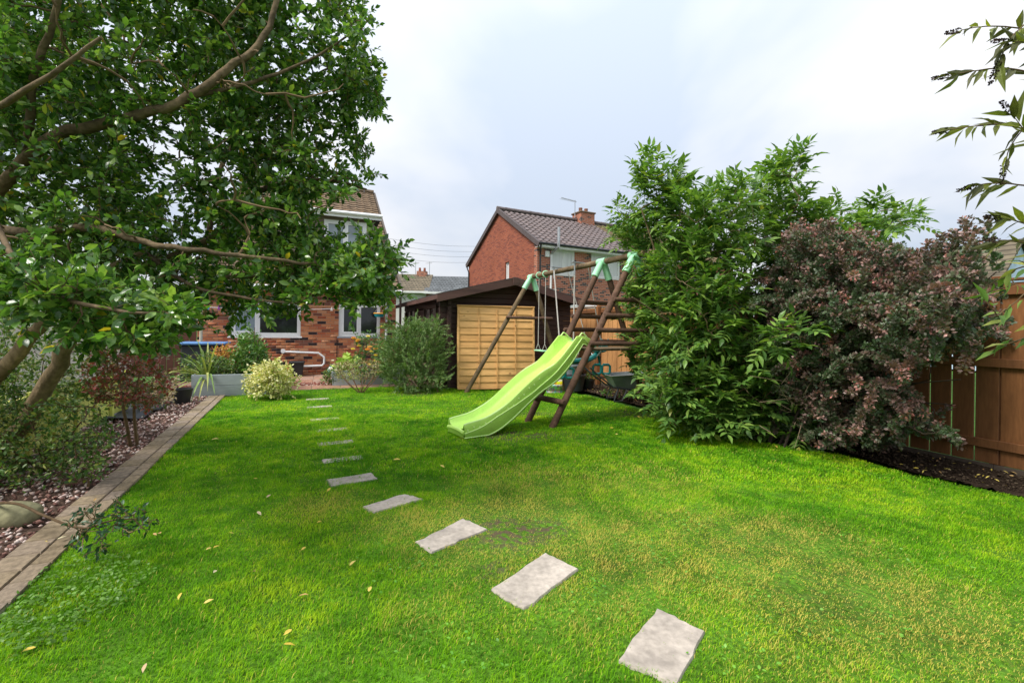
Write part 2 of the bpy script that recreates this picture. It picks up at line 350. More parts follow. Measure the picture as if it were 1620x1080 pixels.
# edging of two courses of pavers
m_paver = mat('paver', [(.20, .155, .10), (.27, .21, .14), (.24, .19, .15)], noise=(5, .3), fine=(50, .2), bump=(60, .5, .005), rough=.9, spec=.2)
kerb = empty('garden_edging', (*edge(0), 0), EA, label='long straight edging of buff block pavers between the gravel bed and the lawn', cat='edging')
T = cbox_t((.02, .03, .1)); Ms = []
for k in range(-13, 34):
    y = k*.207; jt = random.uniform(-.004, .004)
    M = box_m(-.165, y+.004, -.06, -.005, y+.203, .028+random.uniform(-.003, .003)); Ms.append(M)
    M = box_m(.004, y+.06+.004, -.06, .098+jt, y+.06+.203, .024+random.uniform(-.003, .003)); Ms.append(M)
pieces('paver', T, Ms, m_paver, kerb)
box_part('mortar_bed', (-.162, -2.7, -.07), (.095, 7.0, .012), mat('pale_mortar', (.42, .36, .27), rough=.95), kerb, 0)

# gravel : thousands of stones
def stones(name, n, poly, size, m, parent=None, zc=.0, near=None, filt=None):
    poly = np.asarray(poly); lo, hi = poly.min(0), poly.max(0)
    XY = lo+(hi-lo)*rng.random((n*4, 2)); XY = XY[inpoly(XY[:, 0], XY[:, 1], poly)]
    if filt is not None: XY = XY[filt(XY)]
    XY = XY[:n]; N = len(XY)
    S = size*(.5+rng.random((N, 1))*.9)*(.7+.6*rng.random((N, 3))); S[:, 2] *= .6
    a = nrm(rng.normal(size=(N, 3))*(1, 1, .35)); b = nrm(np.cross(a, rng.normal(size=(N, 3))*(.3, .3, 1)+(0, 0, .01))); c = np.cross(a, b)
    P = np.c_[XY, zc+rng.random(N)*.02]
    T = ([(-1, 0, 0), (1, .1, 0), (0, -.9, .1), (.1, 1, 0), (0, 0, 1), (.1, .1, -1), (.6, .6, .5), (-.6, -.5, .5)], [(4, 6, 3), (4, 1, 6), (1, 3, 6), (4, 3, 0), (4, 7, 2), (4, 0, 7), (0, 2, 7), (4, 2, 1), (5, 3, 1), (5, 0, 3), (5, 2, 0), (5, 1, 2)])
    return merge(name, T, mats_from(P, a*S[:, :1], b*S[:, 1:2], c*S[:, 2:3]), m, parent)
m_peb = mat('pebble', [(.16, .075, .06), (.55, .41, .37), (.36, .22, .18), (.62, .52, .47), (.2, .1, .08), (.46, .31, .27)], 'CONSTANT', noise=(30, .2), rough=.8, spec=.3)
tag(stones('gravel', 15000, GRAVEL, .017, m_peb, filt=lambda q: rng.random(len(q)) < np.clip(1.3-np.abs(((q-edge(3)) @ e_u))*.45, .05, 1)), 'pink and brown stone chippings covering the bed left of the edging', 'gravel')
m_clod = mat('clod', [(.03, .02, .014), (.06, .042, .028), (.1, .075, .05)], noise=(30, .3), rough=.95, spec=.1)
tag(stones('soil_clods', 9000, SOIL, .014, m_clod), 'dark crumbly clods of bare earth along the foot of the fence', 'soil')

# ------------------------------------------------------------ stepping stones
m_slab = mat('stone_slab', [(.36, .31, .26), (.42, .37, .315)], noise=(5, .24), fine=(30, .2), bump=(7, .6, .02), rough=.85, spec=.25)
SL = [([(1039, 965), (1116, 1001), (1072, 1088), (975, 1050)], 'nearest stepping stone at the bottom edge of the lawn, partly overgrown'),
      ([(863, 877), (915, 902), (829, 967), (776, 935)], 'pale stepping stone, second from the camera'),
      ([(733, 822), (771, 839), (681, 877), (658, 860)], 'pale stepping stone third from the camera, beside the worn patch of lawn'),
      ([(640, 783), (669, 791), (591, 813), (573, 804)], 'fourth stepping stone from the camera, just above the worn patch'),
      ([(583, 751), (601, 757), (527, 768), (515, 763)], 'narrow looking stepping stone, fifth from the camera'),
      ([(563, 722), (571, 726), (523, 731), (514, 728)], 'stepping stone almost lost in grass, sixth from the camera'),
      ([(548, 697), (556, 700), (514, 704), (504, 701)], 'sunken stepping stone, seventh from the camera'),
      ([(540, 677), (548, 680), (512, 683), (503, 680)], 'sunken stepping stone, eighth from the camera'),
      ([(528, 660), (536, 663), (500, 666), (492, 663)], 'sunken stepping stone, ninth from the camera'),
      ([(518, 641), (526, 644), (492, 646), (485, 643)], 'sunken stepping stone, third from the patio'),
      ([(516, 629), (522, 632), (488, 633), (484, 631)], 'sunken stepping stone, second from the patio')]
SLQ = []
for k, (cs, lab) in enumerate(SL):
    q = np.array([g2(*p) for p in cs]); SLQ.append(q); c = q.mean(0); pts = []; rr = np.random.default_rng(k)
    if k >= 4:                                   # hidden in grass: keep a plain 0.5 x 0.25 m slab at the measured centre
        d = nrm(q[0]-q[3]+q[1]-q[2]); ww = np.array((-d[1], d[0])); a = .20; b_ = (.10 if k == 4 else .075)
        q = np.array([c+d*a-ww*b_, c+d*a+ww*b_, c-d*a+ww*b_, c-d*a-ww*b_]); SLQ[-1] = q
    for i in range(4):
        a, b_ = q[i], q[(i+1) % 4]
        for t in np.arange(8)/8: pts.append(a+(b_-a)*t+rr.normal(size=2)*(.0045 if k < 4 else .003)-c)
    top = .015 if k < 4 else (.013 if k == 4 else .007); b = MB(); n = len(pts)
    b.add([(x, y, -.05) for x, y in pts]+[(x, y, top-.008) for x, y in pts]+[(x*.97, y*.97, top) for x, y in pts]+[(x*.45, y*.45, top+.002*rr.normal()) for x, y in pts]+[(0, 0, top)],
          [(i, (i+1) % n, n+(i+1) % n, n+i) for i in range(n)]+[(n+i, n+(i+1) % n, 2*n+(i+1) % n, 2*n+i) for i in range(n)]+[(2*n+i, 2*n+(i+1) % n, 3*n+(i+1) % n, 3*n+i) for i in range(n)]+[(3*n+i, 3*n+(i+1) % n, 4*n) for i in range(n)])
    tag(b.build('stepping_stone', m_slab, smooth=True, loc=(*c, 0)), lab, 'paving slab', 'stepping stones crossing the lawn')

# ------------------------------------------------------------ grass
def grass_mat():
    m = bpy.data.materials.new('grass_blade'); m.use_nodes = True; t = m.node_tree; n = t.nodes; l = t.links; n.clear()
    N = lambda ty, **k: (lambda x: [setattr(x, a, b) for a, b in k.items()] and x or x)(n.new(ty))
    o = N('ShaderNodeOutputMaterial'); p = N('ShaderNodeBsdfPrincipled'); p.inputs['Roughness'].default_value = .6; p.inputs['Specular IOR Level'].default_value = .12
    g = N('ShaderNodeNewGeometry'); a = N('ShaderNodeAttribute', attribute_name='rnd'); d = N('ShaderNodeAttribute', attribute_name='dry')
    r = N('ShaderNodeValToRGB'); e = r.color_ramp.elements; e[0].position = 0; e[0].color = (.06, .235, .007, 1); e[1].position = 1; e[1].color = (.48, .66, .02, 1); x = e.new(.5); x.color = (.21, .48, .008, 1)
    z = N('ShaderNodeTexNoise'); z.inputs['Scale'].default_value = 1.1; z.inputs['Detail'].default_value = 4; l.new(g.outputs['Position'], z.inputs[0])
    mr = N('ShaderNodeMapRange'); mr.inputs[1].default_value = .3; mr.inputs[2].default_value = .7; mr.inputs[3].default_value = -.4; mr.inputs[4].default_value = .4; l.new(z.outputs[0], mr.inputs[0])
    z2 = N('ShaderNodeTexNoise'); z2.inputs['Scale'].default_value = 6; z2.inputs['Detail'].default_value = 3; l.new(g.outputs['Position'], z2.inputs[0])
    m2 = N('ShaderNodeMapRange'); m2.inputs[1].default_value = .3; m2.inputs[2].default_value = .7; m2.inputs[3].default_value = -.3; m2.inputs[4].default_value = .3; l.new(z2.outputs[0], m2.inputs[0])
    s = N('ShaderNodeMath', operation='ADD'); l.new(mr.outputs[0], s.inputs[0]); l.new(m2.outputs[0], s.inputs[1])
    ms = N('ShaderNodeMath', operation='MULTIPLY_ADD'); ms.inputs[1].default_value = .45; l.new(a.outputs['Fac'], ms.inputs[0])
    hf = N('ShaderNodeMath', operation='ADD'); hf.inputs[1].default_value = .22; l.new(s.outputs[0], hf.inputs[0]); l.new(hf.outputs[0], ms.inputs[2]); l.new(ms.outputs[0], r.inputs[0])
    mx_ = N('ShaderNodeMixRGB'); l.new(d.outputs['Fac'], mx_.inputs[0]); l.new(r.outputs[0], mx_.inputs[1]); mx_.inputs[2].default_value = (.72, .56, .13, 1)
    l.new(mx_.outputs[0], p.inputs['Base Color'])
    tr = N('ShaderNodeBsdfTranslucent'); l.new(mx_.outputs[0], tr.inputs[0]); k = N('ShaderNodeMixShader'); k.inputs[0].default_value = .35
    l.new(p.outputs[0], k.inputs[1]); l.new(tr.outputs[0], k.inputs[2]); l.new(k.outputs[0], o.inputs[0]); return m
m_grass = grass_mat()
LP = np.array(LAWN)
def nearq(XY, q, grow):
    c = q.mean(0); q2 = c+(q-c)*(1+grow); return inpoly(XY[:, 0], XY[:, 1], q2)
# worn and dry places on the ground, in metres
DRY = [(g2(800, 830), .55, 1.0), (g2(740, 870), .3, .6), (g2(960, 880), .7, .6), (g2(1220, 880), .6, .8), (g2(1330, 940), .5, 1.0), (g2(1500, 1000), .5, .7), (g2(1130, 850), .5, .6), (g2(830, 760), .5, .35), (g2(640, 830), .3, .5), (g2(1000, 760), .6, .25), (g2(1250, 1040), .3, .4), (g2(700, 960), .25, .2), (g2(520, 800), .3, .35)]
BARE = [(g2(810, 845), .26, .85), (g2(860, 838), .16, .85), (g2(790, 828), .13, .8), (g2(800, 690), .42, .85), (g2(850, 690), .3, .85), (g2(900, 690), .3, .5), (g2(780, 902), .1, .7), (g2(1010, 655), .4, .7), (g2(850, 655), .25, .6), (g2(660, 622), .4, .9), (g2(855, 632), .3, .7)]
def fieldv(XY, L):
    v = np.zeros(len(XY))
    for c, r_, a in L:
        q = (XY-c); q = np.c_[q @ f_u, q @ f_v]; v = np.maximum(v, a*np.clip(1.35-np.linalg.norm(q/(r_*1.25, r_), axis=1), 0, 1))
    return v
# the sheet under the grass is bare earth where the lawn is worn
co = np.zeros(len(lawn.data.vertices)*3, dtype=np.float32); lawn.data.vertices.foreach_get('co', co); co = co.reshape(-1, 3)
la = lawn.data.attributes.new('bare', 'FLOAT', 'POINT'); la.data.foreach_set('value', np.clip(np.maximum(fieldv(co[:, :2], BARE)*1.3, .2*fieldv(co[:, :2], DRY)), 0, 1).astype(np.float32))
ring = np.zeros(len(co), bool)
for q in SLQ[:5]: ring |= nearq(co[:, :2], q, .2)
t = m_lawnbase.node_tree; p = [q for q in t.nodes if q.type == 'BSDF_PRINCIPLED'][0]; src = p.inputs['Base Color'].links[0].from_socket
a_ = t.nodes.new('ShaderNodeAttribute'); a_.attribute_name = 'bare'; m_ = t.nodes.new('ShaderNodeMixRGB'); m_.inputs[2].default_value = (.10, .075, .045, 1)
zz = t.nodes.new('ShaderNodeTexNoise'); zz.inputs['Scale'].default_value = 16; zz.inputs['Detail'].default_value = 6; gg = t.nodes.new('ShaderNodeNewGeometry'); t.links.new(gg.outputs['Position'], zz.inputs[0])
zm = t.nodes.new('ShaderNodeMapRange'); zm.inputs[1].default_value = .42; zm.inputs[2].default_value = .58; t.links.new(zz.outputs[0], zm.inputs[0]); zk = t.nodes.new('ShaderNodeMath'); zk.operation = 'MULTIPLY'; t.links.new(zm.outputs[0], zk.inputs[0]); t.links.new(a_.outputs['Fac'], zk.inputs[1])
t.links.new(zk.outputs[0], m_.inputs[0]); t.links.new(src, m_.inputs[1]); t.links.new(m_.outputs[0], p.inputs['Base Color'])
def grass(name, n, ylo, yhi, h, w, tri=False, xl=(-6, 8)):
    XY = np.c_[rng.uniform(*xl, n), rng.uniform(ylo, yhi, n)]
    XY = XY[inpoly(XY[:, 0], XY[:, 1], LP) & (np.abs(XY[:, 0]) < np.abs(XY[:, 1])*1.28+.8)]
    P3 = np.c_[XY, np.zeros(len(XY))]; cl = lump(P3, 9.)*.5+lump(P3+5, 23.)*.5
    keep = rng.random(len(XY)) > fieldv(XY, BARE)*(.85+.6*cl)
    keep &= rng.random(len(XY)) > .55*np.clip(fieldv(XY, DRY)-.35, 0, 1)
    for k, q in enumerate(SLQ[:5]): keep &= ~nearq(XY, q, .09) | (rng.random(len(XY)) < .5)
    for k, q in enumerate(SLQ): keep &= ~(nearq(XY, q, (-.1 if k < 5 else -.3))) | ((rng.random(len(XY)) < (.03 if k < 4 else (.3 if k == 4 else .85))))
    XY = XY[keep]; cl = cl[keep]; N = len(XY)
    dry = fieldv(XY, DRY); pd = np.clip(dry*1.15*(1+.8*cl)+.04, 0, 1); dryv = np.where(rng.random(N) < pd, .45+.55*rng.random(N), dry*.22*(1+cl))
    hh = h*(.55+.55*rng.random(N))*(1+.45*cl)*(1-.5*np.clip(dry, 0, 1)); az = rng.random(N)*2*np.pi; lean = (.25+.75*rng.random(N))*hh
    base = np.c_[XY, lump(np.c_[XY, XY[:, 0]*0], 1.6)*.005-.004]; d = np.c_[np.cos(az), np.sin(az), az*0]; s = np.c_[-np.sin(az+.5), np.cos(az+.5), az*0]*w*(.7+.6*rng.random((N, 1)))
    up = np.array((0, 0, 1.0)); mid = base+d*(lean*.35)[:, None]+up*(hh*.6)[:, None]; tip = base+d*lean[:, None]+up*(hh*(.82))[:, None]
    if tri:
        V = np.stack((base-s, base+s, tip), 1); Fc = [np.arange(3)[None]+(np.arange(N)*3)[:, None]]; k = 1
    else:
        V = np.stack((base-s, base+s, mid+s*.8, mid-s*.8, tip), 1); o = (np.arange(N)*5)[:, None]
        Fc = [np.array([[0, 1, 2, 3]])+o, np.array([[3, 2, 4]])+o]; k = 2
    me = mesh_np(name, V.reshape(-1, 3), Fc, m_grass, smooth=False, rnd=np.tile(rng.random(N), k))
    at2 = me.attributes.new('dry', 'FLOAT', 'FACE'); at2.data.foreach_set('value', np.tile(dryv, k).astype(np.float32))
    o = bpy.data.objects.new(name, me); link(o); return o
GD = 1.0
tag(grass('grass', int(680000*GD), 1.3, 4.2, .029, .0015), 'bright green mown grass of the near lawn', 'grass', kind='stuff')
tag(grass('grass', int(330000*GD), 4.2, 7.2, .036, .0030), 'bright green mown grass in the middle of the lawn', 'grass', kind='stuff')
tag(grass('grass', int(190000*GD), 7.2, 12, .04, .005, True), 'bright green mown grass at the far end of the lawn', 'grass', kind='stuff')
# ------------------------------------------------------------ building helpers
def split_rects(x0, x1, z0, z1, holes):
    xs = sorted({x0, x1, *[v for h in holes for v in h[:2] if x0 < v < x1]}); zs = sorted({z0, z1, *[v for h in holes for v in h[2:] if z0 < v < z1]}); o = []
    for a, b in zip(xs, xs[1:]):
        for c, d in zip(zs, zs[1:]):
            mx_, mz_ = (a+b)/2, (c+d)/2
            if not any(h[0] < mx_ < h[1] and h[2] < mz_ < h[3] for h in holes): o.append((a, b, c, d))
    return o
def bricks(parent, x0, x1, z0, z1, holes, y, m, visible, BL=.225, BH=.075, name='brick', nmax=290):
    Ms = []; key = []; r = 0; z = z0
    while z+BH*.6 < z1:
        x = x0-(BL/2 if r % 2 else 0)
        while x < x1-.02:
            a, b = max(x, x0)+.005, min(x+BL, x1)-.005; zz0, zz1 = z+.005, min(z+BH, z1)-.005
            segs = [(a, b)]
            for h in holes:
                if h[2] < zz1-.01 and h[3] > zz0+.01:
                    ns = []
                    for p, q in segs:
                        if q <= h[0] or p >= h[1]: ns.append((p, q))
                        else:
                            if p < h[0]-.02: ns.append((p, h[0]-.004))
                            if q > h[1]+.02: ns.append((h[1]+.004, q))
                    segs = ns
            for p, q in segs:
                if q-p > .03: Ms.append(box_m(p, y-.006-random.random()*.004, zz0, q, y+.03, zz1)); key.append(visible((p+q)/2, z))
            x += BL
        z += BH; r += 1
    pieces(name, BOX_T, Ms, m, parent, key=np.array(key), nmax=nmax)
def window(parent, x0, x1, z0, z1, y, lights, frame_m, pane_m, fr=.06, depth=.07, sill=True, name='window', sill_m=None):
    """lights = list of (relative x0, x1, opening?)"""
    b = MB(); b.box((x0, y, z0), (x1, y+depth, z0+fr)); b.box((x0, y, z1-fr), (x1, y+depth, z1)); b.box((x0, y, z0+fr), (x0+fr, y+depth, z1-fr)); b.box((x1-fr, y, z0+fr), (x1, y+depth, z1-fr))
    xs = [x0+fr+(x1-x0-2*fr)*l_[0] for l_ in lights[1:]]
    for x in xs: b.box((x-fr*.4, y+.002, z0+fr), (x+fr*.4, y+depth-.002, z1-fr))
    w = b.build(name, frame_m, parent)
    for l_ in lights:
        a = x0+fr+(x1-x0-2*fr)*l_[0]+(fr*.4 if l_[0] > 0 else 0); c = x0+fr+(x1-x0-2*fr)*l_[1]-(fr*.4 if l_[1] < 1 else 0)
        z0_, z1_ = z0+fr, z1-fr
        if l_[2]:
            s = MB(); f2 = .045; s.box((a, y-.012, z0_), (c, y+.03, z0_+f2)); s.box((a, y-.012, z1_-f2), (c, y+.03, z1_)); s.box((a, y-.012, z0_+f2), (a+f2, y+.03, z1_-f2)); s.box((c-f2, y-.012, z0_+f2), (c, y+.03, z1_-f2))
            s.build('sash', frame_m, w); a += f2; c -= f2; z0_ += f2; z1_ -= f2
        q = MB(); q.box((a, y+.02, z0_), (c, y+.028, z1_)); q.build('pane', l_[3] if len(l_) > 3 else pane_m, w)
    if sill: s = MB(); s.cbox((x0-.04, y-.06, z0-.05), (x1+.04, y+.03, z0-.002)); s.build('sill', sill_m or frame_m, w)
    return w
def glass(name, c, rough=.06): return mat(name, c, noise=(1.5, .35), rough=rough, spec=.6)
m_pane = glass('dark_pane', (.022, .026, .026)); m_pane_sky = glass('pane_sky_reflection', (.27, .33, .38)); m_pane_net = mat('net_curtain_pane', (.58, .58, .57), noise=(14, .1), rough=.15, stretch=(1, 1, .05))  # m_pane_sky: reflected sky is painted into the blue-grey base colour
def pantile(w, l, r, th=.016, n=8, amp=.022):
    """interlocking tile: x across 0..w, y up the slope 0..l, z out; raised front edge"""
    v = []; f = []
    for i in range(n+1):
        x = w*1.03*i/n; t = i/n
        z = amp*(math.sin(math.pi*min(t/.42, 1)) if t < .42 else -.35*math.sin(math.pi*(t-.42)/.58))
        v += [(x, 0, z-th), (x, 0, z+th), (x, l*1.07, z-th*.8)]
    for i in range(n): a = i*3; b = a+3; f += [(a, b, b+1, a+1), (a+1, b+1, b+2, a+2)]
    return v, f
def roof_tiles(parent, W_, L_, M, m, w=.3, l=.33, skip=None, key=None, nmax=290, amp=.022, th=.018):
    """M: 4x4 from roof plane (x across, y up-slope, z out) to parent space"""
    T = pantile(w, l, 0, amp=amp, th=th); Ms = []; ks = []
    for r in range(int(L_/l)):
        for c in range(int(W_/w)):
            x, y = c*w, r*l
            if skip and skip(x+w/2, y+l/2): continue
            t = np.eye(4); t[:3, 3] = (x+random.uniform(-.003, .003), y, random.uniform(-.003, .003)); Ms.append(np.array(M) @ t); ks.append(key(x, y) if key else 0)
    pieces('roof_tile', T, Ms, m, parent, key=np.array(ks), nmax=nmax, smooth=False)
def plane_m(o, ang, back=False):
    """roof plane through o, rising at ang towards +y (or -y)"""
    M = np.eye(4); c, s = math.cos(ang), math.sin(ang)
    if not back: M[:3, 0] = (1, 0, 0); M[:3, 1] = (0, c, s); M[:3, 2] = (0, -s, c)
    else: M[:3, 0] = (-1, 0, 0); M[:3, 1] = (0, -c, s); M[:3, 2] = (0, s, c)
    M[:3, 3] = o; return M

# ------------------------------------------------------------ own house, at the end of the garden on the left
hA = gnd(470, 594)[:2]; hc = hA+f_u*2.63                      # right front corner
hs = empty('brick_house', (*hc, 0), TH, label='brick house with brown tiled roof and white dormer window behind the evergreen tree', cat='house')
x0, x1 = -4.95, 0.0
Wn = [(-4.25, -2.56, 1.08, 2.02), (-1.58, -.45, 1.08, 2.02)]
b = MB()
for a in split_rects(x0, x1, -.1, 2.42, Wn): b.box((a[0], 0, a[2]), (a[1], .25, a[3]))
b.box((x1-.25, .25, -.1), (x1, 12, 2.42)); b.box((x0, .25, -.1), (x0+.25, 12, 2.42)); b.box((x0+.26, 11.7, -.1), (x1-.26, 12, 2.4))
PIT = R(31); tp = math.tan(PIT); RID = 8.2
wl = b.build('wall', m_mortar, hs)
g = MB()
for xx in (x0+.02, x1-.22):
    vs = [(xx, .3, 2.42), (xx, RID, 2.42+(RID-.3)*tp), (xx, 2*RID, 2.42), (xx+.2, .3, 2.42), (xx+.2, RID, 2.42+(RID-.3)*tp), (xx+.2, 2*RID, 2.42)]
    g.add(vs, [(0, 1, 2), (3, 5, 4), (0, 3, 4, 1), (1, 4, 5, 2), (0, 2, 5, 3)])
g.build('gable_wall', m_mortar, hs)
bricks(wl, x0, x1, .0, 2.35, Wn, -.001, m_brick, lambda x, z: (0 if (x > -2.6 or x < -4.2) and .15 < z < 2.0 else 1)+random.random()*.2)
iron = MB(); iron.box((x0+.3, .3, .3), (x1-.3, .9, 2.3)); iron.build('interior', mat('dark_room', (.012, .012, .013), rough=.9), hs)
w1 = window(hs, *Wn[0], .04, [(0, .38, True, m_pane_sky), (.38, 1, False)], m_white, m_pane, fr=.09, sill_m=m_white)
w2 = window(hs, *Wn[1], .04, [(0, .5, True), (.5, 1, False)], m_white, m_pane, fr=.09, sill_m=m_grey)
gt = MB(); gt.tube([(x0-.1, -.3, 2.38), (x1+.12, -.3, 2.38)], .06, 8); gt.box((x0-.1, -.235, 2.3), (x1+.15, -.2, 2.46)); gt.box((x0-.1, -.2, 2.3), (x1+.15, .0, 2.32)); gt.build('gutter', m_white, hs)
m_tile = mat('roof_tile_brown', [(.125, .088, .058), (.18, .125, .08), (.15, .11, .075)], noise=(7, .35), fine=(50, .25), bump=(40, .5, .006), rough=.9, spec=.15)
slope_len = (RID+.3)/math.cos(PIT); rb = MB()
M1 = plane_m((x0-.1, -.3, 2.42), PIT); A = Matrix(M1.tolist())
rb.box((0, 0, -.09), (x1-x0+.25, slope_len, -.045), A); A2 = Matrix(plane_m((x1+.15, 2*RID+.3, 2.42), PIT, True).tolist()); rb.box((0, 0, -.09), (x1-x0+.25, slope_len, -.03), A2)
roof = rb.build('roof', mat('roof_underlay', (.09, .065, .045), rough=.9), hs)
DX0, DX1, DT = -3.35, -.48, 1.8                                  # dormer
dzb = 2.42+(DT+.3)*tp; DZT = 4.86; dback = (DZT-2.42)/tp-.3
roof_tiles(roof, x1-x0+.25, slope_len, M1, m_tile, .3, .30, skip=lambda x, y: (DX0 < x0-.1+x < DX1 and DT < y*math.cos(PIT)-.3 < dback+.1), key=lambda x, y: abs(x-5.0)*2+y*.25-(1 if y > 5 else 0))
vg = MB(); vg.box((x1-x0+.20, 0, -.12), (x1-x0+.26, slope_len, .03), A); vg.box((-.02, 0, -.12), (.04, slope_len, .03), A); vg.build('verge', mat('verge_board', (.10, .08, .065), rough=.8), roof)
rd = MB()
for k in range(12): rd.tube([(x0-.1+k*.43, RID, 2.42+(RID+.3)*tp+.03), (x0-.1+k*.43+.41, RID, 2.42+(RID+.3)*tp+.03)], [.12, .11], 8)
rd.build('ridge', m_tile, roof)
m_clad = mat('weathered_cladding', [(.22, .17, .145), (.28, .22, .19)], noise=(4, .3), stretch=(1, 1, 12), rough=.85)
dm = MB(); dw = (-2.0, -.72, 3.72, 4.74)
for a in split_rects(DX0, DX1, dzb-.1, DZT, [dw]): dm.box((a[0], DT, a[2]), (a[1], DT+.12, a[3]))
for xx in (DX0, DX1-.1): dm.add([(xx, DT+.12, dzb-.1), (xx, DT+.12, DZT), (xx, dback, DZT), (xx+.1, DT+.12, dzb-.1), (xx+.1, DT+.12, DZT), (xx+.1, dback, DZT)], [(0, 1, 2), (3, 5, 4), (1, 4, 5, 2), (0, 3, 4, 1), (0, 2, 5, 3)])
dmo = dm.build('dormer', m_clad, hs)
z = dzb
while z < DZT-.05:
    for a in split_rects(DX0, DX1, z+.004, z+.118, [dw]):
        box_part('cladding_board', (a[0]+.002, DT-.022, a[2]), (a[1]-.002, DT-.002, a[3]), m_clad, dmo)
    z += .125
dt = MB(); dt.box((DX0-.15, DT-.28, DZT), (DX1+.2, dback+.2, DZT+.10)); dt.build('dormer_roof', mat('roofing_felt', (.06, .06, .065), rough=.9), dmo)
df = MB(); df.box((DX0-.15, DT-.31, DZT-.06), (DX1+.2, DT-.282, DZT+.14)); df.tube([(DX0-.15, DT-.36, DZT+.07), (DX1+.22, DT-.36, DZT+.07)], .05, 8); df.build('dormer_gutter', m_white, dmo)
window(dmo, *dw, DT-.03, [(0, .5, True, m_pane_sky), (.5, 1, True, m_pane_sky)], m_white, m_pane, fr=.08, sill_m=m_white)
# pipes on the wall
dp = MB(); dp.tube([(-.28, -.06, .0), (-.28, -.06, 2.15), (-.28, -.25, 2.33)], .036, 8); dp.build('downpipe', m_white, hs, smooth=True)
wp = MB(); wp.tube([(-2.93, -.02, .66), (-2.86, -.07, .66), (-2.10, -.07, .62), (-1.95, -.07, .5), (-1.95, -.07, .33), (-2.0, -.07, .27), (-2.7, -.07, .25)], .028, 8); wp.tube([(-2.98, -.01, .68), (-2.98, -.05, .68)], .06, 10); wp.build('waste_pipe', m_white, hs, smooth=True)
cb = MB(); cb.tube([(-1.62, -.02, .0), (-1.62, -.02, 1.05)], .01, 5); cb.build('cable', m_black, hs)
pl = MB(); pl.lathe([(0, 0), (.11, .0), (.10, .03), (0, .05)], seg=14, M=Matrix.Translation((-3.6, -.03, .66)) @ Matrix.Rotation(R(90), 4, 'X')); pl.build('wall_plate', m_paleframe, hs)
bo = MB(); bo.tube([(.12, -.06, .1), (.12, -.06, 2.25)], .034, 8); bo.build('downpipe', mat('brown_pipe', (.07, .04, .03), rough=.5), hs)

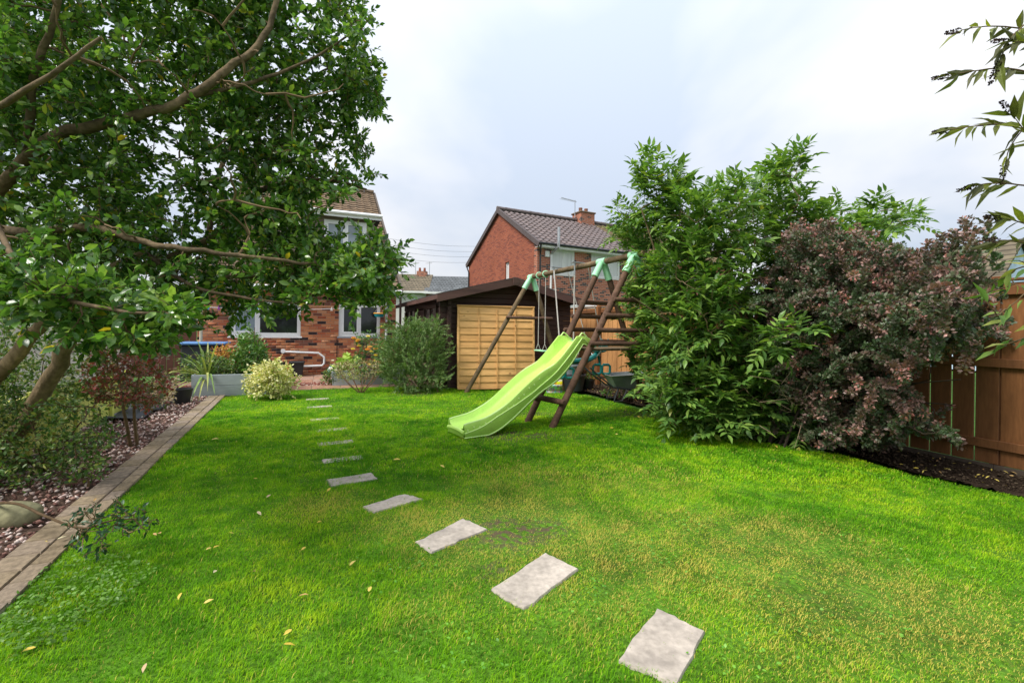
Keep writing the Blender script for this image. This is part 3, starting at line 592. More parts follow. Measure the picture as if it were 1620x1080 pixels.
# ------------------------------------------------------------ neighbour's house
def brick_tex(name, c1, c2, c3, mort, bw=.225, bh=.075):
    m = mat(name, c1, noise=(2, .15), rough=.88, spec=.15); t = m.node_tree; n = t.nodes; l = t.links
    p = [q for q in n if q.type == 'BSDF_PRINCIPLED'][0]; tcn = n.new('ShaderNodeTexCoord'); s = n.new('ShaderNodeSeparateXYZ'); l.new(tcn.outputs['Object'], s.inputs[0])
    a = n.new('ShaderNodeMath'); a.operation = 'ADD'; l.new(s.outputs[0], a.inputs[0]); l.new(s.outputs[1], a.inputs[1]); c = n.new('ShaderNodeCombineXYZ'); l.new(a.outputs[0], c.inputs[0]); l.new(s.outputs[2], c.inputs[1])
    b = n.new('ShaderNodeTexBrick'); b.inputs['Scale'].default_value = 1; b.inputs['Brick Width'].default_value = bw; b.inputs['Row Height'].default_value = bh; b.inputs['Mortar Size'].default_value = .007; b.inputs['Mortar Smooth'].default_value = .1; b.inputs['Bias'].default_value = -.1
    b.inputs['Color1'].default_value = (*c1, 1); b.inputs['Color2'].default_value = (*c2, 1); b.inputs['Mortar'].default_value = (*mort, 1); l.new(c.outputs[0], b.inputs[0])
    # dark single bricks : a white-noise value per brick cell
    dvx = n.new('ShaderNodeMath'); dvx.operation = 'DIVIDE'; dvx.inputs[1].default_value = bh; l.new(s.outputs[2], dvx.inputs[0]); fl = n.new('ShaderNodeMath'); fl.operation = 'FLOOR'; l.new(dvx.outputs[0], fl.inputs[0])
    hm = n.new('ShaderNodeMath'); hm.operation = 'MODULO'; hm.inputs[1].default_value = 2; l.new(fl.outputs[0], hm.inputs[0]); hh = n.new('ShaderNodeMath'); hh.operation = 'MULTIPLY_ADD'; hh.inputs[1].default_value = bw/2; l.new(hm.outputs[0], hh.inputs[0]); l.new(a.outputs[0], hh.inputs[2])
    dx_ = n.new('ShaderNodeMath'); dx_.operation = 'DIVIDE'; dx_.inputs[1].default_value = bw; l.new(hh.outputs[0], dx_.inputs[0]); fx = n.new('ShaderNodeMath'); fx.operation = 'FLOOR'; l.new(dx_.outputs[0], fx.inputs[0])
    cc = n.new('ShaderNodeCombineXYZ'); l.new(fx.outputs[0], cc.inputs[0]); l.new(fl.outputs[0], cc.inputs[1]); wnz = n.new('ShaderNodeTexWhiteNoise'); wnz.noise_dimensions = '2D'; l.new(cc.outputs[0], wnz.inputs[0])
    gt_ = n.new('ShaderNodeMath'); gt_.operation = 'GREATER_THAN'; gt_.inputs[1].default_value = c3[1]; l.new(wnz.outputs[0], gt_.inputs[0]); iv = n.new('ShaderNodeMath'); iv.operation = 'SUBTRACT'; iv.inputs[0].default_value = 1; l.new(b.outputs['Fac'], iv.inputs[1])
    mm = n.new('ShaderNodeMath'); mm.operation = 'MULTIPLY'; l.new(gt_.outputs[0], mm.inputs[0]); l.new(iv.outputs[0], mm.inputs[1]); mx_ = n.new('ShaderNodeMixRGB'); l.new(mm.outputs[0], mx_.inputs[0]); l.new(b.outputs[0], mx_.inputs[1]); mx_.inputs[2].default_value = (*c3[0], 1)
    nz_ = n.new('ShaderNodeTexNoise'); nz_.inputs['Scale'].default_value = 1.2; nz_.inputs['Detail'].default_value = 6; l.new(tcn.outputs['Object'], nz_.inputs[0]); mr = n.new('ShaderNodeMapRange'); mr.inputs[3].default_value = .75; mr.inputs[4].default_value = 1.25; l.new(nz_.outputs[0], mr.inputs[0])
    sc = n.new('ShaderNodeVectorMath'); sc.operation = 'SCALE'; l.new(mx_.outputs[0], sc.inputs[0]); l.new(mr.outputs[0], sc.inputs['Scale']); l.new(sc.outputs[0], p.inputs['Base Color'])
    bm = n.new('ShaderNodeBump'); bm.inputs['Strength'].default_value = .6; bm.inputs['Distance'].default_value = .01; bm.invert = True; l.new(b.outputs['Fac'], bm.inputs['Height']); l.new(bm.outputs[0], p.inputs['Normal']); return m
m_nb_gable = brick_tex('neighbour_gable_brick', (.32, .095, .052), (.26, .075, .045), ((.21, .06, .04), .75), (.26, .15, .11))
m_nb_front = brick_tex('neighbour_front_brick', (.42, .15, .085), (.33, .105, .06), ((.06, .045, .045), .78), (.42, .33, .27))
NB = R(28); nbc = np.array((1.02, 19.2)); nh = empty('brick_house', (*nbc, 0), NB, label='neighbouring red brick house with gable end, chimney and purple brown tiled roof', cat='house')
NW, ND, EZ = 5.6, 7.3, 5.02                                     # nearer half; the other half of the pair follows
NP = math.atan(2.1/(ND/2)); tn = math.tan(NP)
nwin = [(.72, 1.95, 3.72, 4.82), (2.85, 4.55, 3.72, 4.82)]
b = MB()
for a in split_rects(0, 12.4, -.1, EZ, nwin+[(6.6, 8.1, 3.72, 4.82), (9, 10.2, 3.72, 4.82)]): b.box((a[0], 0, a[2]), (a[1], .25, a[3]))
b.build('front_wall', m_nb_front, nh)
sl_ = [(2.55, 2.95, 3.5, 4.5)]
b = MB()
for a in split_rects(.26, ND, -.1, EZ, sl_): b.box((0, a[0], a[2]), (.25, a[1], a[3]))
b.add([(0, 0, EZ), (0, ND/2, EZ+2.1), (0, ND, EZ), (.25, 0, EZ), (.25, ND/2, EZ+2.1), (.25, ND, EZ)], [(0, 1, 2), (3, 5, 4), (0, 3, 4, 1), (1, 4, 5, 2)])
b.box((0, ND+.001, -.1), (12.4, ND+.2, EZ)); b.build('gable_wall', m_nb_gable, nh)
ib = MB(); ib.box((.3, .3, 2), (12.3, ND-.3, EZ)); ib.build('interior', bpy.data.materials['dark_room'], nh)
for wv in nwin+[(6.6, 8.1, 3.72, 4.82), (9, 10.2, 3.72, 4.82)]:
    window(nh, *wv, .04, [(0, .5, False, m_pane_net), (.5, 1, True, m_pane_net)] if wv[1] < 2.5 else [(0, .62, False, m_pane_net), (.62, 1, True, m_pane_net)], m_paleframe, m_pane_net, fr=.08, sill_m=mat('pale_sill', (.6, .58, .54), rough=.7))
# slim gable window, built in the gable plane
q = MB(); q.box((.06, 2.56, 3.51), (.14, 2.62, 4.49)); q.box((.06, 2.88, 3.51), (.14, 2.94, 4.49)); q.box((.06, 2.62, 3.51), (.14, 2.88, 3.57)); q.box((.06, 2.62, 4.43), (.14, 2.88, 4.49)); gw = q.build('window', m_paleframe, nh)
q = MB(); q.box((.09, 2.62, 3.57), (.11, 2.88, 4.43)); q.build('pane', m_pane_net, gw); q = MB(); q.cbox((-.06, 2.48, 3.43), (.1, 3.02, 3.50)); q.build('sill', mat('tile_sill', (.2, .1, .07), rough=.8), gw)
m_tile_n = mat('roof_tile_purple', [(.125, .098, .095), (.16, .12, .112), (.14, .108, .102)], noise=(5, .2), fine=(50, .2), rough=.5, spec=.45)
m_tile_b = mat('roof_tile_olive', [(.16, .12, .07), (.21, .155, .09)], noise=(5, .35), fine=(30, .3), rough=.85, spec=.2)
nsl = (ND/2+.35)/math.cos(NP); nM = plane_m((-.12, -.35, EZ-.35*tn+.1), NP); A = Matrix(nM.tolist()); rb = MB()
rb.box((0, 0, -.12), (12.6, nsl, -.05), A); A2 = Matrix(plane_m((12.5, ND+.35, EZ-.35*tn+.1), NP, True).tolist()); rb.box((0, 0, -.12), (12.6, nsl, -.0), A2)
nroof = rb.build('roof', mat('dark_underlay', (.05, .045, .045), rough=.9), nh)
roof_tiles(nroof, NW+.12, nsl, nM, m_tile_n, .30, .335, key=lambda x, y: x+random.random(), amp=.035, th=.02)
M3 = np.array(nM) @ np.array([[1, 0, 0, NW+.12], [0, 1, 0, 0], [0, 0, 1, 0], [0, 0, 0, 1.0]])
T = pantile(.3, .335, 0, amp=.03, th=.02); Ms = []
for r in range(int(nsl/.335)):
    for c in range(22):
        t = np.eye(4); t[:3, 3] = (c*.3, r*.335, random.uniform(-.003, .003)); Ms.append(M3 @ t)
merge('older_roof_tiles', T, Ms, m_tile_b, nroof, kind='stuff')
vg = MB(); vg.box((-.03, -.02, -.16), (.07, nsl+.03, .045), A); vgo = vg.build('verge', mat('dark_verge', (.085, .065, .062), rough=.6), nroof)
vg = MB(); vg.box((12.53, -.02, -.16), (12.63, nsl+.03, .045), A2); vg.build('verge', bpy.data.materials['dark_verge'], nroof)
zr = EZ+2.1+.13; rd = MB()
for k in range(27): rd.tube([(-.14+k*.46, ND/2, zr), (-.14+k*.46+.45, ND/2, zr)], [.11, .1], 8)
rd.build('ridge', m_tile_n, nroof)
gt = MB(); gt.box((-.1, -.33, EZ-.24), (12.5, -.30, EZ-.06)); gt.box((-.1, -.299, EZ-.24), (12.5, 0, EZ-.22)); gt.build('fascia', m_paleframe, nh)
gt = MB(); gt.tube([(-.1, -.39, EZ-.1), (12.5, -.39, EZ-.1)], .055, 8); gt.tube([(-.04, -.38, EZ-.12), (-.03, -.3, EZ-.3), (.12, -.06, EZ-.5), (.12, -.06, 2.0), (.12, -.06, 0)], .036, 8); gt.build('gutter', m_black, nh)
gt = MB(); gt.tube([(-.05, ND+.34, EZ-.1), (-.05, ND+.3, EZ-.3), (-.06, ND+.05, EZ-.55), (-.06, ND+.05, 0)], .036, 8); gt.build('downpipe', m_black, nh)
gt = MB(); gt.tube([(.66, -.06, 0), (.66, -.06, EZ-.45)], .045, 8); gt.tube([(.5, -.07, 3.05), (.95, -.07, 3.05)], .02, 6); gt.build('downpipe', m_paleframe, nh)
fl = MB(); fl.tube([(.66, -.12, EZ-.42), (.74, -.5, EZ-.2), (.74, -.5, EZ+.05), (.74, -.5, EZ+.62)], .062, 10); fl.build('flue_pipe', m_metal, nh, smooth=True)
al = MB(); al.cbox((.36, -.09, 4.42), (.58, -.005, 4.68), .02); ab = al.build('alarm_box', m_paleframe, nh)
ch = MB(); cxp = 4.65; ch.box((cxp, ND/2-.4, zr-.7), (cxp+.9, ND/2+.4, zr+.35)); cho = ch.build('chimney', m_nb_front, nroof)
cc = MB(); cc.cbox((cxp-.06, ND/2-.46, zr+.351), (cxp+.96, ND/2+.46, zr+.43), .02); cc.build('chimney_cap', mat('brown_concrete', (.18, .12, .08), rough=.9), nh)
for px_ in (.25, .62):
    cp = MB(); cp.lathe([(.1, 0), (.095, .2), (.11, .21), (.1, .26), (.0, .26)], (cxp+px_, ND/2, zr+.43), 10); cp.build('chimney_pot', mat('clay_pot%d' % int(px_*100), (.22, .10, .06), rough=.8), nh)
ae = empty('tv_aerial', (0, 0, 0), label='tv aerial on a pole beside the chimney of the red brick neighbour', cat='aerial')
ae.location = (nbc[0]+math.cos(NB)*(cxp-.12)-math.sin(NB)*(ND/2), nbc[1]+math.sin(NB)*(cxp-.12)+math.cos(NB)*(ND/2), zr); ae.rotation_euler = (0, 0, NB)
q = MB(); q.tube([(0, 0, -.1), (0, 0, 1.05)], .022, 6); q.build('pole', m_metal, ae)
q = MB(); q.tube([(.1, 0, 0.98), (-1.0, -.15, 1.02)], .016, 5)
for k in range(11): t = .05+k*.09; q.tube([(-t, -.15*t/1.5-.16, .99), (-t, -.15*t/1.5+.16, .99)], .008, 4)
q.build('antenna', m_metal, ae)
# neighbour's lean-to behind the swing
P = at(905, 478, 15.5); lt = empty('white_lean_to', (P[0], P[1], 0), NB, label='small white roofed lean-to between the dark shed and the neighbouring house', cat='lean-to')
q = MB(); q.box((-1.0, 0, 0), (1.2, 1.6, 2.05)); q.build('wall', m_nb_front, lt)
q = MB(); q.cbox((-1.15, -.15, 2.07), (1.35, 1.8, 2.2), .02); q.build('roof', m_paleframe, lt); q = MB(); q.cbox((-.7, .4, 2.45), (.35, 1.7, 2.55), .02); q.box((-.6, .5, 2.2), (.25, 1.6, 2.449)); q.build('roof_light', m_paleframe, lt)

# ------------------------------------------------------------ far houses
def far_house(P, th, Wd, D, ez, rz, tm, wm, label, chim=None, hip=False):
    e = empty('distant_house', (P[0], P[1], 0), th, label=label, cat='house')
    b = MB(); b.box((0, 0, 0), (Wd, D, ez)); b.add([(0, 0, ez), (0, D/2, rz-.1), (0, D, ez), (Wd, 0, ez), (Wd, D/2, rz-.1), (Wd, D, ez)], [(0, 2, 1), (3, 4, 5)]); b.build('wall', wm, e)
    a = math.atan((rz-ez)/(D/2)); L = (D/2+.4)/math.cos(a); n = int(L/.34); r = MB()
    M_ = Matrix(plane_m((-.2, -.4, ez-.4*math.tan(a)+.05), a).tolist()); M2 = Matrix(plane_m((Wd+.2, D+.4, ez-.4*math.tan(a)+.05), a, True).tolist())
    for k in range(n+1): r.rn = random.random(); r.box((0, k*L/(n+1), -.06), (Wd+.4, (k+1.15)*L/(n+1), .0+.001), M_ @ Matrix.Rotation(R(4), 4, 'X') if False else M_ @ Matrix.Translation((0, 0, .0)) @ Matrix.Shear('XY', 4, (0, 0)) if False else M_)
    r.v = r.v; r.box((0, 0, -.06), (Wd+.4, L, 0), M2); ro = r.build('roof', tm, e)
    q = MB(); q.box((-.2, -.5, ez-.25), (Wd+.2, -.4, ez-.08)); q.build('gutter', m_paleframe, e)
    if chim is not None:
        q = MB(); q.box((chim, D/2-.4, rz-.5), (chim+.95, D/2+.4, rz+.35)); q.build('chimney', m_nb_front, ro)
        for s_ in (.1, .55): q = MB(); q.lathe([(.12, 0), (.1, .35), (0, .35)], (chim+s_+.15, D/2, rz+.35), 8); q.build('chimney_pot', m_nb_gable, ro)
        for s_ in (-.6, .6): q = MB(); q.tube([(chim+.5+s_*1.1, D/2, rz-.1), (chim+.5+s_*1.1, D/2, rz+1.3)], .03, 5); q.tube([(chim+.2+s_, D/2, rz+1.15), (chim+.8+s_, D/2, rz+1.2)], .025, 4); q.build('aerial', m_metal, ro)
    return e
def course_mat(name, c, d):
    m = mat(name, [c, tuple(v*1.25 for v in c)], noise=(2, .25), rough=.85); t = m.node_tree; n = t.nodes; l = t.links; p = [q for q in n if q.type == 'BSDF_PRINCIPLED'][0]
    src = p.inputs['Base Color'].links[0].from_socket; tcn = n.new('ShaderNodeTexCoord'); b = n.new('ShaderNodeTexBrick'); b.inputs['Scale'].default_value = 1; b.inputs['Brick Width'].default_value = .3; b.inputs['Row Height'].default_value = d; b.inputs['Mortar Size'].default_value = .03
    s = n.new('ShaderNodeSeparateXYZ'); l.new(tcn.outputs['Object'], s.inputs[0]); c_ = n.new('ShaderNodeCombineXYZ'); l.new(s.outputs[0], c_.inputs[0]); l.new(s.outputs[2], c_.inputs[1]); l.new(c_.outputs[0], b.inputs[0])
    b.inputs['Color1'].default_value = (1, 1, 1, 1); b.inputs['Color2'].default_value = (.8, .8, .8, 1); b.inputs['Mortar'].default_value = (.4, .4, .4, 1); mm = n.new('ShaderNodeMixRGB'); mm.blend_type = 'MULTIPLY'; mm.inputs[0].default_value = 1; l.new(src, mm.inputs[1]); l.new(b.outputs[0], mm.inputs[2]); l.new(mm.outputs[0], p.inputs['Base Color']); return m
m_fr1 = course_mat('far_roof_brown', (.16, .13, .085), .2); m_fr2 = course_mat('far_roof_grey', (.12, .13, .135), .2); m_render = mat('pale_render', (.6, .58, .55), noise=(2, .1), rough=.9)
P = at(612, 500, 40); far_house(P, R(4), 2.3+1.1, 7, 4.55, 6.3, m_fr1, m_render, 'distant house with mossy brown roof and chimney beyond the shed', chim=2.1)
P = at(674, 500, 40.1); far_house(P, R(4), 3.6, 7, 4.5, 6.15, m_fr2, m_nb_gable, 'distant house with plain grey roof beyond the shed')
P = at(1395, 470, 20); far_house(P, R(8), 6.2, 7, 3.95, 5.1, course_mat('far_roof_buff', (.34, .28, .19), .11), m_render, 'low bungalow with buff tiled roof beyond the right hand fence')
P = at(1592, 470, 17); e = empty('distant_house', (P[0], P[1], 0), R(20), label='pale blue gable end partly hidden by branches at the right edge', cat='house')
q = MB(); q.add([(-.6, 0, 0), (2.2, 0, 0), (2.2, 0, 3.4), (.8, 0, 4.9), (-.6, 0, 3.4), (-.6, 5, 0), (2.2, 5, 0), (2.2, 5, 3.4), (.8, 5, 4.9), (-.6, 5, 3.4)], [(0, 1, 2, 3, 4), (5, 9, 8, 7, 6), (0, 4, 9, 5), (1, 6, 7, 2)]); q.build('wall', mat('pale_blue_boarding', (.5, .62, .78), rough=.6), e)
q = MB(); q.add([(-.8, -.15, 3.2), (.8, -.15, 4.93), (.8, 5, 4.93), (-.8, 5, 3.2), (-.8, -.15, 3.3), (.8, -.15, 5.03), (.8, 5, 5.03), (-.8, 5, 3.3)], [(0, 1, 5, 4), (4, 5, 6, 7), (0, 4, 7, 3)]); q.add([(2.4, -.15, 3.2), (.8, -.15, 4.93), (.8, 5, 4.93), (2.4, 5, 3.2), (2.4, -.15, 3.3), (.8, -.15, 5.03), (.8, 5, 5.03), (2.4, 5, 3.3)], [(0, 4, 5, 1), (4, 7, 6, 5), (0, 3, 7, 4)]); q.build('roof', m_fr1, e)
for k, (ya, yb) in enumerate(((378, 392), (388, 400), (397, 408), (409, 416))):
    q = MB(); a = at(560, ya-9, 46); b_ = at(790, yb-2, 62); m_ = (a+b_)/2-np.array((0, 0, .5)); q.tube(smooth_path([a, m_, b_], 6), .012, 4)
    tag(q.build('overhead_wire', m_black), 'overhead wire in the sky left of the brick gable, %s' % ['highest of four', 'second from the top', 'third from the top', 'lowest of four'][k], 'wire', 'overhead wires behind the houses')

# ------------------------------------------------------------ log cabin shed
m_shed = mat('dark_brown_stain', [(.048, .024, .019), (.062, .031, .025)], noise=(3, .25), stretch=(.3, .3, 3), bump=(25, .3, .004), rough=.6, spec=.35)
m_shed_l = mat('brown_fascia', [(.10, .05, .04)], noise=(3, .3), stretch=(.4, .4, 3), rough=.6, spec=.35)
sc0 = gnd(705, 615)[:2]; sh = empty('log_cabin', (*sc0, 0), TH, label='dark brown log cabin shed with low gabled roof and two side windows', cat='shed')
SW, SD, SE, SA = 3.02, 5.8, 2.10, 2.47
LGH = .122; T = cbox_t((.0, .35, .16)); fronts = []; k = 0; z = .0
def log_t(): # front face bevelled long edges; x length, y thickness, z height
    return ([(0, .16, 0), (1, .16, 0), (1, 1, 0), (0, 1, 0), (0, 0, .08), (1, 0, .08), (0, 0, .93), (1, 0, .93), (0, .13, 1), (1, .13, 1), (1, 1, 1), (0, 1, 1)],
            [(0, 3, 2, 1), (0, 1, 5, 4), (4, 5, 7, 6), (6, 7, 9, 8), (8, 9, 10, 11), (3, 11, 10, 2), (0, 4, 6, 8, 11, 3), (1, 2, 10, 9, 7, 5)])
LT = log_t(); me = bpy.data.meshes.new('log'); me.from_pydata(LT[0], [], LT[1]); me.materials.append(m_shed)
def log(M, parent): o = bpy.data.objects.new('log', me); link(o, parent); o.matrix_local = Matrix([list(map(float, r)) for r in M]); return o
zt = lambda x: SE+(SA-SE)*(1-abs(x-SW/2)/(SW/2+.02))*1.0+.02
while z < SA-.02:
    if z+LGH <= SE+.03: a, b_ = -.16, SW+.16
    else:
        hw = (SA+.02-z-LGH*.5)/(SA+.02-SE)*(SW/2); a, b_ = SW/2-hw, SW/2+hw
        if hw < .1: break
    log(box_m(a, 0, z, b_, .07, z+LGH-.003), sh); z += LGH
z = LGH/2
swn = [(1.0, 2.35, 1.32, 1.86), (3.8, 5.3, 1.32, 1.86)]
rotL = np.array([[0, 1, 0, 0], [1, 0, 0, 0], [0, 0, 1, 0], [0, 0, 0, 1.0]])       # swap x and y: log on the left wall
while z+LGH < SE+.1:
    for a in split_rects(-.14, SD, z, z+LGH-.003, swn):
        if a[3]-a[2] > .03: log(rotL @ box_m(a[0], 0, a[2], a[1], .07, a[3]), sh)
    z += LGH
b = MB(); b.box((SW-.07, .0+.075, 0), (SW, SD, SE)); b.box((.08, SD-.07, 0), (SW-.08, SD, SE)); b.build('rear_wall', m_shed, sh)
b = MB(); b.box((.1, .1, .02), (SW-.1, SD-.1, .06)); b.build('floor', m_shed, sh)
for wv in swn:                                             # windows in the left wall, shown as frames standing proud
    f = MB(); y0, y1, z0, z1 = wv; fr = .07
    f.box((-.035, y0-.09, z0-.09), (.05, y0, z1+.09)); f.box((-.035, y1, z0-.09), (.05, y1+.09, z1+.09)); f.box((-.035, y0, z0-.09), (.05, y1, z0)); f.box((-.035, y0, z1), (.05, y1, z1+.09)); f.box((-.02, (y0+y1)/2-.03, z0), (.04, (y0+y1)/2+.03, z1)); wf = f.build('window', m_shed, sh)
    for q0, q1 in ((y0, (y0+y1)/2-.03), ((y0+y1)/2+.03, y1)): q = MB(); q.box((.015, q0, z0), (.022, q1, z1)); q.build('pane', glass('shed_pane_%d' % int(q0*100), (.30, .33, .35) if y0 > 3 else (.13, .10, .085)), wf)  # nearer window: dark brown reflection painted into the pane colour
sa = math.atan((SA-SE)/(SW/2)); OH = .27; FO = .35; sl2 = (SW/2+OH)/math.cos(sa); zc_ = SE-OH*math.tan(sa)+.02
r = MB()
def slope(bm, x0_, x1_, y0_, y1_, h0, h1):
    """slab following the roof: x0->x1 horizontal, thickness h0..h1 above the wall line"""
    f_ = lambda x: SE+.02+(SA-SE)*(1-abs(x-SW/2)/(SW/2))
    vs = [(x, y, f_(x)+h) for h in (h0, h1) for (x, y) in ((x0_, y0_), (x1_, y0_), (x1_, y1_), (x0_, y1_))]
    bm.add(vs, [(0, 3, 2, 1), (4, 5, 6, 7), (0, 1, 5, 4), (1, 2, 6, 5), (2, 3, 7, 6), (3, 0, 4, 7)])
slope(r, -OH, SW/2, -FO, SD+.2, .03, .05); slope(r, SW/2, SW+OH, -FO, SD+.2, .03, .05)
r.build('roof', m_shed, sh)
r = MB(); slope(r, -OH-.03, SW/2, -FO-.03, SD+.2, .055, .07); slope(r, SW/2, SW+OH+.03, -FO-.03, SD+.2, .055, .07); r.build('roofing_felt', mat('green_grey_felt', (.06, .062, .06), rough=.9), sh)
for xa, xb in ((-OH-.04, SW/2), (SW/2+.002, SW+OH+.04)):
    r = MB(); slope(r, xa, xb, -FO-.03, -FO-.001, -.115, .052); r.build('bargeboard', m_shed_l, sh)
r = MB(); r.cbox((SW/2-.07, -FO-.055, SA-.105), (SW/2+.07, -FO-.032, SA+.085), .01); r.build('finial_block', m_shed_l, sh)
r = MB(); f0 = SE+.02+(SA-SE)*(1-(SW/2+OH)/(SW/2)); r.box((-OH-.03, -FO, f0-.06), (-OH, SD+.2, f0+.04)); r.box((SW+OH, -FO, f0-.06), (SW+OH+.03, SD+.2, f0+.04)); r.build('eaves_board', m_shed_l, sh)
r = MB(); r.tube([(-.05, .12, SE), (-.05, .12, .6)], .012, 6); r.build('cable', m_black, sh)

# fence panel leaning on the cabin
m_panel = mat('new_pine', [(.70, .37, .13), (.80, .46, .18), (.75, .41, .15)], noise=(4, .22), fine=(30, .12), stretch=(.25, 1, 2.5), bump=(30, .2, .003), rough=.7, spec=.25)
pc = gnd(723, 617)[:2]; pn = empty('leaning_panel', (*pc, 0.02), R(14), label='new pine fence panel leaning against the front of the dark log cabin', cat='panel')
pn.rotation_euler = (R(-4.5), 0, R(15)); PW, PH = 1.80, 1.84
knots(m_panel, 3.4, (.8, .1, 1.4), c=(.25, .09, .03))
n_ = 12; hgt = PH/n_
for side in (0, 1):
    box_part('post', (0 if side == 0 else PW-.045, -.045, 0), (.045 if side == 0 else PW, .03, PH), m_panel, pn)
for k in range(n_):
    z0 = k*hgt; b = MB(); n_s = 12; vs = []
    for i in range(n_s+1):
        x = .047+(PW-.094)*i/n_s; y = -.012-.0008*math.cos(math.pi*i/n_s*4)*(1 if k % 2 else -1)
        vs += [(x, y-.022, z0-.006), (x, y+.002, z0-.006), (x, y+.012, z0+hgt+.004), (x, y-.004, z0+hgt+.004)]
    b.add(vs, [(i*4+a, i*4+(a+1) % 4, i*4+4+(a+1) % 4, i*4+4+a) for i in range(n_s) for a in range(4)]+[(3, 2, 1, 0), (n_s*4, n_s*4+1, n_s*4+2, n_s*4+3)]); b.build('slat', m_panel, pn)
for xx in (PW*.27, PW*.5, PW*.74): box_part('batten', (xx-.013, -.054, .02), (xx+.013, -.0475, PH-.02), m_panel, pn, .002)
box_part('top_rail', (-.01, -.05, PH+.008), (PW+.01, .035, PH+.035), m_panel, pn)
po = gnd(835, 616)[:2]; b = MB(); b.cbox((0, 0, 0), (.045, .08, 1.78), .006); o = tag(b.build('fence_post', m_panel), 'loose pine post standing beside the leaning fence panel', 'post'); o.location = (sc0+f_u*2.08-f_v*.10).tolist()+[0]; o.rotation_euler = (R(-2), 0, TH)

# ------------------------------------------------------------ right hand fence
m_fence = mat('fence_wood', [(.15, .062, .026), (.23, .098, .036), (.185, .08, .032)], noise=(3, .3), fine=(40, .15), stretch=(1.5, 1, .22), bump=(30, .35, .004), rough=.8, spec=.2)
m_fence_far = mat('far_fence_wood', [(.42, .20, .075), (.52, .26, .10), (.47, .23, .09)], noise=(3, .25), fine=(40, .15), stretch=(1.5, 1, .22), bump=(30, .35, .004), rough=.8, spec=.2)  # lighter, more orange tone for boards on the far stretch
knots(m_fence, 3.0, (1, .2, .8)); knots(m_fence_far, 3.0, (1, .2, .8), c=(.16, .06, .02))
FTH = TH+R(90); fe = empty('garden_fence', (*F0, 0), FTH, label='tall brown fence of upright boards with horizontal rails along the right side', cat='fence')
# local x runs along the fence away from the camera, local -y... the garden side is +y
k = 0; s = -3.6
while s < 9.4:
    w = .182; hh = 1.93+random.uniform(-.006, .006)
    b = MB(); b.cbox((s, -.012+random.uniform(-.003, .003), .06), (s+w-.002-random.uniform(.0, .006), .010, hh), .003); b.build('board', m_fence_far if s > 4.6 else m_fence, fe); s += .194
for z0, z1 in ((.22, .31), (1.06, 1.15), (1.80, 1.89)):
    for a in np.arange(-3.6, 9.4, 2.6): box_part('rail', (a+.002, .012, z0), (a+2.598, .05, z1), m_fence, fe)
for a in np.arange(-3.6, 9.5, 1.86): box_part('post', (a-.045, -.10, 0), (a+.045, -.016, 2.0), m_fence, fe)
for a in (7.35,): box_part('post', (a-.05, .052, 0), (a+.05, .14, 1.95), m_fence, fe)
for a in np.arange(-3.6, 9.4, 1.86): box_part('gravel_board', (a+.002, .0, -.05), (a+1.858, .0105, .055), mat('grey_board%d' % int(a*10+50), (.1, .075, .055), rough=.9), fe, .003)
for a in np.arange(-3.6, 9.4, 2.6): box_part('capping', (a+.002, -.05, 1.945), (a+2.598, .04, 1.97), m_fence, fe)

# ------------------------------------------------------------ left boundary
m_yg = mat('weathered_fence_green', [(.55, .58, .13), (.62, .62, .18)], noise=(3, .2), stretch=(1, 1, 3), rough=.8)
m_pale = mat('pale_panel', [(.66, .60, .54), (.72, .66, .60)], noise=(2, .12), stretch=(1, 1, 3), rough=.85)
lfe = empty('low_fence', (*lf(0), 0), TH+R(90), label='low yellow green boarded fence behind the left gravel bed', cat='fence')
for a in np.arange(-7, 1.0, 1.0):
    for k in range(3): box_part('board', (a+.03, -.01, .05+k*.17), (a+.97, .012, .05+k*.17+.162), m_yg, lfe)
for a in np.arange(-7, 1.1, .5): box_part('post', (a-.03, -.05, 0), (a+.03, -.013, .66), m_yg, lfe)
for a in np.arange(-7, .9, 1.0): box_part('rail', (a+.035, -.045, .565), (a+.965, .03, .61), m_yg, lfe)
lwo = empty('pale_garage_wall', (*lf(0, -1.3), 0), TH+R(90), label='pale boarded wall showing between the trunks beyond the left boundary', cat='wall')
for k in range(7): box_part('board', (-9, -.02, k*.26), (5.5, .02, k*.26+.25), m_pale, lwo)
# wire trellis and post by the house
P = gnd(318, 585); tr = empty('wire_trellis', (P[0]-.2, P[1], 0), TH, label='wire mesh trellis beside the pale post left of the brick house', cat='trellis')
q = MB()
for k in range(13): q.tube([(-1.6+k*.13, 0, .5), (-1.6+k*.13, 0, 1.35)], .006, 4)
for k in range(8): q.tube([(-1.62, 0, .5+k*.12), (.0, 0, .5+k*.12)], .006, 4)
q.build('mesh', mat('pale_wire', (.5, .46, .32), rough=.5), tr); box_part('post', (-1.7, -.03, 0), (-1.63, .04, 1.4), m_paleframe, tr)
P = at(318, 530, 11.2); b = MB(); b.tube([(0, 0, 0), (0, 0, 1.85)], .035, 8); cpost = tag(b.build('clothes_post', mat('pale_wood', (.5, .42, .28), rough=.7), loc=(P[0], P[1], 0)), 'pale upright clothes post at the left corner of the brick house', 'post')
gq = empty('brown_gate', (*(hc+f_u*(-6.6)+f_v*.2), 0), TH, label='dark reddish brown board gate beyond the wire trellis', cat='gate')
for k in range(10): box_part('board', (k*.16, 0, .05), (k*.16+.15, .03, 1.75), mat('gate_red%d' % k, (.12, .045, .03), rough=.8) if k == 0 else bpy.data.materials['gate_red0'], gq)

